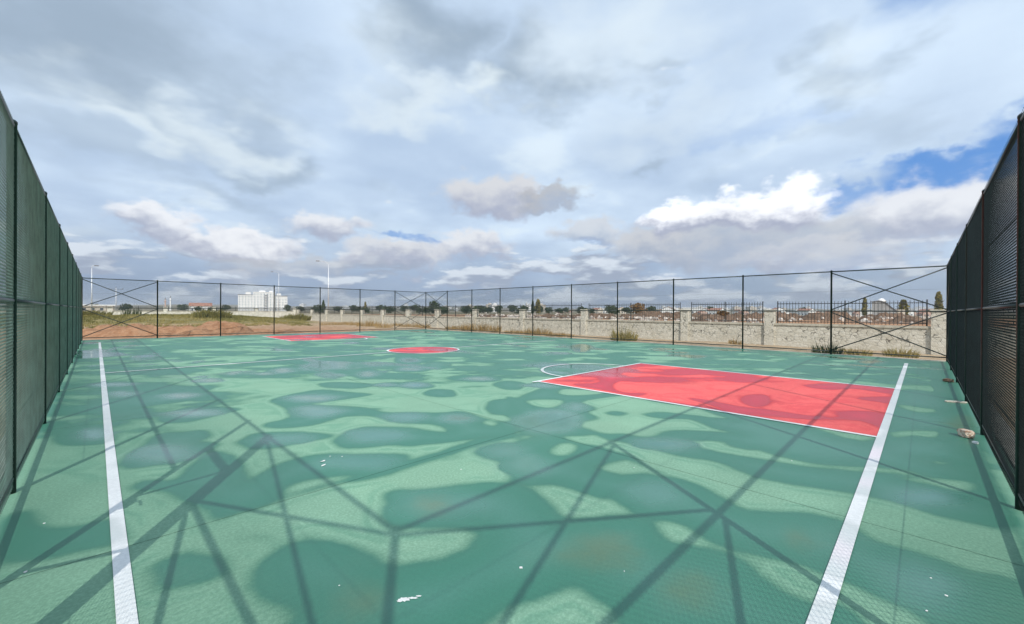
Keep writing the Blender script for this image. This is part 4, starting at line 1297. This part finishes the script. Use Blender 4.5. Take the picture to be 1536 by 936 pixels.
for lab, px, yt, dep, kd, mm, wd in (
        ('tall narrow yellow poplar right beside the right-hand fence', 1408, 438, 170, 'poplar', 'leaf_yellow', 1.0),
        ('short broad yellow tree beside the grey gabled shed', 1355, 450, 160, 'poplar', 'leaf_yellow', 2.0),
        ('slim yellow-green poplar left of the grey gabled shed', 1297, 447, 190, 'poplar', 'leaf_yellow', 1.0),
        ('wider yellow-green poplar of the pair beside the pale towers', 807, 449, 260, 'poplar', 'leaf_yellow', 1.5),
        ('dark poplar of the pair beside the pale towers', 799, 451, 260, 'poplar', 'leaf_dark', 1.0),
        ('rusty brown tree above the red roofs beyond the railing', 958, 455, 200, 'round', 'leaf_rust', 1.5),
        ('orange-brown bush on the spoil ground beyond the railing', 1082, 466, 90, 'round', 'leaf_rust', 2.0),
        ('narrow dark cypress left of the tall lamp post', 485, 450, 230, 'cypress', 'leaf_dark', 1.0),
        ('narrow pale poplar over the pale plastered houses at mid picture', 548, 453, 260, 'poplar', 'leaf_yellow', 1.0),
        ('dark tree right behind the far corner of the court', 650, 452, 220, 'round', 'leaf_dark', 1.0)):
    tree('poplar_tree' if kd == 'poplar' else 'cypress_tree' if kd == 'cypress' else 'leafy_tree', lab, px, dep, h_at(px, yt, dep), kd, mm, wd)
GR = 'dark trees along the skyline'
rt = random.Random(5)
for i in range(70):
    px = rt.choice([rt.uniform(430, 700), rt.uniform(125, 1415), rt.uniform(640, 930)])
    dep = rt.uniform(190, 420)
    tree('skyline_tree', 'dark green tree in the row along the skyline', px, dep, rt.uniform(4.0, 6.0) * dep / 300, 'round', 'leaf_dark', rt.uniform(1.0, 1.7), GR)

# ------------------------------------------------------------------ buildings
M['render_white'] = plain('white_render', (0.80, 0.79, 0.76), 0.85, 0.05, 0.3)
M['render_cream'] = plain('cream_render', (0.62, 0.55, 0.45), 0.9, 0.12, 0.3)
M['render_pink'] = plain('pink_render', (0.52, 0.36, 0.29), 0.9, 0.12, 0.3)
M['render_grey'] = plain('grey_render', (0.36, 0.36, 0.35), 0.9, 0.12, 0.3)
M['roof_tile'] = plain('roof_tile', (0.34, 0.17, 0.12), 0.9, 0.3, 0.8)
M['roof_grey'] = plain('roof_grey', (0.22, 0.22, 0.23), 0.8, 0.2, 0.5)
M['pane'] = plain('window_pane', (0.10, 0.12, 0.14), 0.15, 0.2, 1.0)
M['pane_pale'] = plain('window_pale', (0.40, 0.44, 0.48), 0.2, 0.15, 1.0)


def gable_mesh(name, w, l, h, rh, wall, win=True):
    mb = MB()
    mb.box(-w / 2, w / 2, -l / 2, l / 2, -1.0, h)
    o = .35
    rx, ry = w / 2 + o, l / 2 + o
    for s in (-1, 1):
        mb.quad((-rx, s * ry, h - .05), (rx, s * ry, h - .05), (rx, 0, h + rh), (-rx, 0, h + rh), mi=1)
        mb.quad((-rx, s * ry, h - .20), (rx, s * ry, h - .20), (rx, s * ry, h - .05), (-rx, s * ry, h - .05), mi=1)
        mb.quad((s * w / 2, -l / 2, h), (s * w / 2, l / 2, h), (s * w / 2, 0, h + rh * .93), mi=0)
    if win:
        fl = max(1, int(h / 3))
        for f in range(fl):
            for s in (-1, 1):
                for k in range(3):
                    x = w * (-.3 + .3 * k)
                    mb.box(x - .55, x + .55, s * (l / 2 + .01) - .03, s * (l / 2 + .01) + .03, f * 3 + 1.0, f * 3 + 2.3, mi=2)
                    y = l * (-.3 + .3 * k)
                    mb.box(s * (w / 2 + .01) - .03, s * (w / 2 + .01) + .03, y - .55, y + .55, f * 3 + 1.0, f * 3 + 2.3, mi=2)
    return mb.mesh(name, [wall, M['roof_tile'], M['pane']])


def flat_mesh(name, w, l, h, wall):
    mb = MB()
    mb.box(-w / 2, w / 2, -l / 2, l / 2, -1.0, h)
    mb.box(-w / 2 - .15, w / 2 + .15, -l / 2 - .15, l / 2 + .15, h + .002, h + .35, mi=1)
    mb.box(-w * .2, w * .1, -l * .2, l * .2, h + .352, h + 2.2)
    fl = max(1, int(h / 3))
    n = max(2, int(w / 3.2))
    for f in range(fl):
        for s in (-1, 1):
            for k in range(n):
                x = w * (-.5 + (k + .5) / n)
                mb.box(x - .6, x + .6, s * (l / 2 + .01) - .03, s * (l / 2 + .01) + .03, f * 3 + .9, f * 3 + 2.3, mi=2)
                y = l * (-.5 + (k + .5) / n)
                mb.box(s * (w / 2 + .01) - .03, s * (w / 2 + .01) + .03, y - .6, y + .6, f * 3 + .9, f * 3 + 2.3, mi=2)
    return mb.mesh(name, [wall, M['roof_grey'], M['pane']])


HM = [gable_mesh('town_house', 11, 9, 4.6, 2.2, M['render_white']), gable_mesh('town_house', 14, 9, 6.2, 2.2, M['render_cream']),
      gable_mesh('town_house', 10, 8, 3.4, 2.0, M['render_pink']), flat_mesh('town_block', 14, 11, 9.5, M['render_white']),
      flat_mesh('town_block', 16, 12, 12.5, M['render_cream']), flat_mesh('town_house', 18, 10, 4.2, M['render_white'])]
LB = {0: ('town_house', 'white house with red tiled gable roof in the far-off town', 'house'),
      1: ('town_house', 'cream two-storey house with red tiled gable roof in the far-off town', 'house'),
      2: ('town_house', 'small pinkish house with red roof in the far-off town', 'house'),
      3: ('town_block', 'white flat-roofed apartment block in the far-off town', 'building'),
      4: ('town_block', 'cream flat-roofed apartment block in the far-off town', 'building'),
      5: ('flat_house', 'low white flat-roofed house in the far-off town', 'house')}
rh = random.Random(21)
for i in range(150):
    if i < 60:
        px, dep = rh.uniform(820, 1415), rh.uniform(230, 480)
        k = rh.choice([0, 0, 1, 2, 2, 5, 5])
        sc = rh.uniform(.5, .8)
    elif i < 120:
        px, dep = rh.uniform(640, 1415), rh.uniform(600, 1600)
        k = rh.choice([0, 1, 3, 3, 4, 4])
        sc = rh.uniform(.8, 1.2)
    else:
        px, dep = rh.uniform(430, 1415), rh.uniform(1800, 3400)
        k = rh.choice([3, 3, 4])
        sc = rh.uniform(1.2, 2.0)
    p = at(px, dep)
    nm, lab, cat = LB[k]
    o = link(nm, HM[k], None, (p.x, p.y, float(ground_z(p.x, p.y)) - .3), (0, 0, YAW + rh.uniform(-.7, .7)))
    o.scale = (sc, sc, sc)
    tag(o, lab, cat, 'houses of the far-off town')


def face_cam(px, dep):
    p = at(px, dep)
    return (p.x, p.y, float(ground_z(p.x, p.y))), math.atan2(-p.x, p.y)


# white apartment block: three masses, each floor with its windows
loc, rz = face_cam(395, 450)
ap = empty('apartment_block', loc, rz)
tag(ap, 'large white apartment block with grey roof edges, on the skyline at left', 'building')
gzb = loc[2]
wings = (('wall', -23.0, -9.5, 0, 14, 17.6), ('wall', -9.4, 11.0, -2.5, 14, 20.5), ('wall', 11.1, 23.0, 0, 14, 17.0))
me_w = MB()
me_w.box(-.62, .62, -.06, .06, 0, 1.35)
me_w = me_w.mesh('window', M['pane_pale'])
me_s = MB()
me_s.box(-.75, .75, -.14, .10, -.12, -.002)
me_s = me_s.mesh('sill', M['render_white'])
for nm, x0, x1, y0, y1, h in wings:
    mb = MB()
    mb.box(x0, x1, y0, y1, -2, h)
    wl = mb.build(nm, M['render_white'], ap)
    mb = MB()
    mb.box(x0 - .3, x1 + .3, y0 - .3, y1 + .3, h + .002, h + .7)
    mb.build('roof_edge', M['roof_grey'] if y0 == 0 else M['render_white'], ap)
    n = int((x1 - x0) / 2.7)
    for f in range(int(h / 2.85)):
        for k in range(n):
            x = x0 + (x1 - x0) * (k + .5) / n
            o = link('window', me_w, ap, (x, y0 - .01, 1.0 + f * 2.85))
            link('sill', me_s, o)
for x0, x1, h0, h1 in ((-16.5, -11.5, 18.31, 21.0), (-4, 2, 21.21, 23.0), (5.5, 9.0, 21.21, 22.8), (12.5, 17.0, 17.71, 20.2)):
    mb = MB()
    mb.box(x0, x1, 3, 9, h0, h1, taper=.2)
    mb.build('roof_house', M['render_white'], ap)
for f in range(7):
    mb = MB()
    mb.box(.6, 4.4, -3.7, -2.52, .6 + f * 2.85, .75 + f * 2.85)
    for k in range(9):
        x = .66 + 3.68 * k / 8
        mb.box(x - .03, x + .03, -3.68, -3.62, .752 + f * 2.85, 1.6 + f * 2.85)
    mb.box(.6, 4.4, -3.69, -3.61, 1.602 + f * 2.85, 1.68 + f * 2.85)
    mb.build('balcony', M['roof_grey'], ap)


def house(name, label, px, dep, w, l, h, rh_, wall, roof, group=None, turn=0.0):
    loc, rz = face_cam(px, dep)
    r = empty(name, loc, rz + turn)
    tag(r, label, 'building', group)
    mb = MB()
    mb.box(-w / 2, w / 2, -l / 2, l / 2, -1, h)
    if rh_ > .6:
        for s in (-1, 1):
            mb.quad((s * w / 2, -l / 2, h), (s * w / 2, l / 2, h), (s * w / 2, 0, h + rh_ * .95))
    mb.build('wall', wall, r)
    mb = MB()
    o = .4
    if rh_ > .6:
        for s in (-1, 1):
            mb.quad((-w / 2 - o, s * (l / 2 + o), h - .1), (w / 2 + o, s * (l / 2 + o), h - .1), (w / 2 + o, 0, h + rh_), (-w / 2 - o, 0, h + rh_))
            mb.quad((-w / 2 - o, s * (l / 2 + o), h - .3), (w / 2 + o, s * (l / 2 + o), h - .3), (w / 2 + o, s * (l / 2 + o), h - .1), (-w / 2 - o, s * (l / 2 + o), h - .1))
    else:
        mb.box(-w / 2 - o, w / 2 + o, -l / 2 - o, l / 2 + o, h + .002, h + max(.25, rh_))
    mb.build('roof', roof, r)
    n = max(2, int(w / 2.6))
    mw = MB()
    mw.box(-.5, .5, -.05, .05, 0, 1.2)
    mw = mw.mesh('window', M['pane'])
    for f in range(max(1, int(h / 3))):
        for k in range(n):
            link('window', mw, r, (-w / 2 + w * (k + .5) / n, -l / 2 - .01, 1.0 + f * 3))
    return r


house('country_house', 'white house with red tiled roof left of the apartment block', 301, 260, 11, 8, 4.2, 1.8, M['render_white'], M['roof_tile'])
house('warehouse', 'long bright white flat building beyond the iron railing', 1042, 300, 16, 12, 4.6, .4, M['render_white'], M['render_white'])
house('low_building', 'low white building between the slim poplar and the grey shed', 1311, 200, 10, 8, 3.2, .3, M['render_white'], M['render_white'])
house('flat_building', 'low white flat-roofed building at the far left fence corner', 146, 190, 11, 7, 3.2, .5, M['render_cream'], M['render_white'])
# grey gabled shed with pale tower
loc, rz = face_cam(1326, 120)
sh = empty('gabled_shed', loc, rz)
tag(sh, 'grey gabled shed with a pale domed tower behind it, near the right fence', 'building')
mb = MB()
for y in (-3, 5):
    mb.quad((-2.6, y, -1), (2.6, y, -1), (2.6, y, 1.9), (.3, y, 4.4), (-1.0, y, 4.9), (-2.6, y, 4.6))
for a, b in (((-2.6, -1), (-2.6, 4.6)), ((2.6, 1.9), (2.6, -1))):
    mb.quad((a[0], -3, a[1]), (a[0], 5, a[1]), (b[0], 5, b[1]), (b[0], -3, b[1]))
mb.build('wall', M['render_grey'], sh)
mb = MB()
pr = [(-2.8, 4.62), (-1.0, 4.93), (.3, 4.43), (2.8, 1.80)]
for (xa, za), (xb, zb) in zip(pr, pr[1:]):
    mb.quad((xa, -3.2, za), (xb, -3.2, zb), (xb, 5.2, zb), (xa, 5.2, za))
    mb.quad((xa, -3.2, za + .12), (xb, -3.2, zb + .12), (xb, 5.2, zb + .12), (xa, 5.2, za + .12))
    mb.quad((xa, -3.2, za), (xb, -3.2, zb), (xb, -3.2, zb + .12), (xa, -3.2, za + .12))
mb.build('roof', M['roof_grey'], sh)
mb = MB()
mb.lathe([(1.0, -1), (1.0, 4.9), (1.15, 4.95), (1.15, 5.1), (.9, 5.3), (.6, 5.7), (.2, 5.9), (0, 5.95)], 16, 0, -.6, 8.0)
mb.build('tower', M['render_white'], sh)
mb = MB()
mb.box(2.7, 4.4, -2, 4, -1, 2.4)
mb.build('annex', M['render_cream'], sh)


def slim_tower(label, px, dep, ytop, r, m):
    loc, rz = face_cam(px, dep)
    h = h_at(px, ytop, dep)
    root = empty('slim_tower', loc)
    tag(root, label, 'tower')
    mb = MB()
    mb.lathe([(r * 1.6, -1), (r * 1.6, h * .18), (r, h * .22), (r, h * .68)], 12)
    mb.build('shaft', m, root)
    mb = MB()
    mb.lathe([(r, h * .68), (r * 1.7, h * .70), (r * 1.7, h * .73), (r * .85, h * .732), (r * .85, h * .84)], 12)
    mb.build('balcony', m, root)
    mb = MB()
    mb.lathe([(r * .95, h * .84), (r * .7, h * .89), (r * .12, h * .985), (0, h)], 12)
    mb.build('spire', M['roof_grey'], root)


slim_tower('slim reddish tower left of the house with the red roof', 248, 420, 446, .55, M['render_pink'])
slim_tower('slim white tower nearest the house with the red roof', 255.5, 420, 443, .5, M['render_white'])
GT = 'pale apartment towers on the skyline'
for px, yt in ((785, 456), (790, 453), (794, 455)):
    loc, rz = face_cam(px, 1100)
    h = h_at(px, yt, 1100)
    o = link('apartment_tower', HM[3], None, loc, (0, 0, rz + .3))
    o.scale = (.45, .5, h / 11.5)
    tag(o, 'pale slim apartment tower left of the poplar pair', 'building', GT)

# ------------------------------------------------------------------ lamp posts and a utility pole
M['galv'] = plain('galvanised_steel', (0.62, 0.64, 0.66), 0.45, 0.08, 2.0, metal=0.3)
M['lamp'] = plain('lamp_housing', (0.12, 0.12, 0.13), 0.5)


def lamp_post(label, px, dep, ytop, arm_px):
    loc, rz = face_cam(px, dep)
    h = h_at(px, ytop, dep)
    root = empty('street_lamp', loc, rz)
    tag(root, label, 'street lamp', 'tall street lamps beyond the walls')
    mb = MB()
    mb.tube((0, 0, -.5), (0, 0, h - .6), .13, .07, 10)
    mb.build('pole', M['galv'], root)
    mb = MB()
    mb.box(-.2, .2, -.2, .2, -.3, .06)
    mb.build('base_plate', M['galv'], root)
    a = rise(arm_px, dep)
    mb = MB()
    pts = [(0, 0, h - .6), (a * .12, 0, h - .25), (a * .4, 0, h - .08), (a * .8, 0, h - .02)]
    for p, q in zip(pts, pts[1:]):
        mb.tube(p, q, .05, .045, 8)
    mb.build('arm', M['galv'], root)
    mb = MB()
    s = 1 if a > 0 else -1
    x0, x1 = sorted((a * .8, a * .8 + s * .75))
    mb.box(x0, x1, -.16, .16, h - .10, h + .06, taper=.04)
    hd = mb.build('lamp_head', M['lamp'], root)
    mb = MB()
    mb.box(x0 + .12, x1 - .10, -.11, .11, h - .13, h - .102)
    mb.build('lens', M['pane_pale'], hd)


lamp_post('tall pale street lamp with a long arm pointing left, right of the apartment block', 492.5, 86, 392, -15)
lamp_post('slim street lamp rising behind the right end of the apartment block', 418, 140, 408, -9)
lamp_post('slim pale street lamp near the far left fence corner', 137.5, 88, 398, 3)
loc, rz = face_cam(174, 150)
up = empty('utility_pole', loc, rz)
tag(up, 'thin utility pole with three insulators on a crossarm, above the first far fence bay', 'pole')
hh = h_at(174, 432, 150)
mb = MB()
mb.tube((0, 0, -.5), (0, 0, hh), .15, .10, 8)
mb.build('pole', M['galv'], up)
mb = MB()
mb.box(-1.9, 1.9, -.05, .05, hh - .5, hh - .38)
mb.build('crossarm', M['lamp'], up)
for x in (-1.8, 0, 1.8):
    mb = MB()
    z = hh - .38 if x else hh
    mb.lathe([(.03, z), (.09, z + .08), (.05, z + .16), (.09, z + .24), (.03, z + .5), (0, z + .52)], 8, 0, x, 0)
    mb.build('insulator', M['lamp'], up)

# ------------------------------------------------------------------ odds and ends lying on the court
M['brick'] = mat('broken_brick', lambda N: {
    'Base Color': N.mix(N.ss(N.noise(obj_co(N), 22.0, 4.0, .6), .42, .58), (0.46, 0.26, 0.17), (0.66, 0.56, 0.45)),
    'Roughness': 0.95, 'Normal': N.bump(N.noise(obj_co(N), 60.0, 5.0, .7), .8, .01)})
M['chip'] = plain('plaster_chip', (0.78, 0.78, 0.75), 0.9, 0.1, 20)
M['stick'] = plain('weathered_wood', (0.55, 0.50, 0.42), 0.85, 0.2, 12)


def chunk(name, label, cat, x, y, sx, sy, sz, m, rz, group=None, z0=0.0, jag=.22):
    """irregular broken piece: a subdivided block with its corners knocked off"""
    import bmesh
    bm = bmesh.new()
    bmesh.ops.create_cube(bm, size=1.0)
    bmesh.ops.subdivide_edges(bm, edges=bm.edges[:], cuts=2, use_grid_fill=True)
    rr = random.Random(int(x * 1000 + y * 77))
    for v in bm.verts:
        k = v.co.copy()
        n = k.length
        v.co = k * (1 - .16 * max(0, n - .55) / .31)
        v.co += Vector((rr.uniform(-1, 1), rr.uniform(-1, 1), rr.uniform(-1, 1))) * jag * .22
        v.co = Vector((v.co.x * sx, v.co.y * sy, v.co.z * sz))
    zmin = min(v.co.z for v in bm.verts)
    for v in bm.verts:
        v.co.z -= zmin
    me = bpy.data.meshes.new(name)
    bm.to_mesh(me)
    bm.free()
    me.materials.append(m)
    o = link(name, me, None, (x, y, z0), (0, 0, rz))
    tag(o, label, cat, group)
    return o


chunk('brick_lump', 'broken brick lump with mortar at the foot of the right-hand fence', 'brick', 7.95, -0.40, .165, .11, .095, M['brick'], .5)
chunk('brick_shard', 'small pale shard lying right beside the broken brick lump', 'brick', 7.62, -0.46, .05, .04, .03, M['chip'], .9)
chunk('wood_strip', 'short pale wooden strip on the damp edge beyond the brick lump', 'wood', 10.88, -0.42, .05, .30, .03, M['stick'], .35, jag=.05)
chunk('stone_lump', 'dark damp stone at the right fence foot, farther than the wooden strip', 'stone', 14.05, -0.42, .17, .12, .07, M['soil_brown'], 1.1)
GC = 'white plaster chips scattered on the court'
for x, y, s in ((1.87, 1.77, .020), (1.81, 4.60, .014), (1.90, 4.50, .012), (-0.27, 4.64, .014), (-0.30, 3.86, .016), (3.15, -0.02, .012), (3.40, -0.10, .014), (3.56, -0.04, .010),
                (2.60, 3.30, .012), (3.9, 2.1, .010), (2.3, 1.3, .008), (1.0, 2.4, .008), (5.3, 1.0, .012)):
    chunk('plaster_chip', 'tiny white plaster chip on the wet green court', 'chip', x, y, s, s * .7, s * .3, M['chip'], random.uniform(0, 3), GC)
# dried splash of white paint: three overlapping drips in one thin skin
mb = MB()
for ox, oy, rx, ry in ((0, 0, .030, .016), (.045, .012, .028, .008), (-.02, -.012, .016, .010), (.075, .028, .016, .006)):
    n = 14
    k = [1 + .25 * math.sin(3 * i + ox * 50) for i in range(n)]
    mb.quad(*[(ox + rx * k[i] * math.cos(6.283 * i / n), oy + ry * k[i] * math.sin(6.283 * i / n), .0015 + abs(ox) * .01) for i in range(n)])
o = mb.build('paint_splash', M['chip'])
o.location = (1.205, 2.03, 0.001)
o.rotation_euler = (0, 0, -.8)
tag(o, 'small dried white paint splash on the wet green foreground', 'paint')
# torn scraps of thin white plastic lying on the big puddle
GP = 'torn plastic scraps on the puddle'
for x, y, rz_ in ((1.70, 4.50, .3), (1.66, 4.38, .5)):
    mb = MB()
    n = 7
    pts = [(.034 * math.cos(6.28 * i / n) * random.uniform(.6, 1.2), .010 * math.sin(6.28 * i / n) * random.uniform(.6, 1.3), random.uniform(.004, .008)) for i in range(n)]
    mb.quad(*pts)
    mb.quad(*[(a, b, c - .0015) for a, b, c in reversed(pts)])
    o = mb.build('plastic_scrap', M['chip'])
    o.location = (x, y, 0.0)
    o.rotation_euler = (0, 0, rz_)
    tag(o, 'torn white plastic scrap on the puddle left of centre', 'scrap', GP)


# ------------------------------------------------------------------ the air: a thin haze over the plain
mb = MB()
mb.box(-5400, 5400, -5400, 5400, -3.0, 110.0)
hz = bpy.data.materials.new('haze')
hz.use_nodes = True
hz.node_tree.nodes.clear()
hN = Nodes(hz.node_tree)
ho = hN.new('ShaderNodeOutputMaterial')
hv = hN.new('ShaderNodeVolumePrincipled')
hv.inputs['Color'].default_value = (0.90, 0.94, 1.0, 1.0)
hv.inputs['Density'].default_value = 0.00020
hv.inputs['Anisotropy'].default_value = 0.2
hz.node_tree.links.new(hv.outputs[0], ho.inputs['Volume'])
tag(mb.build('haze', hz), 'thin pale haze over the plain and the far-off town', 'haze', kind='stuff')
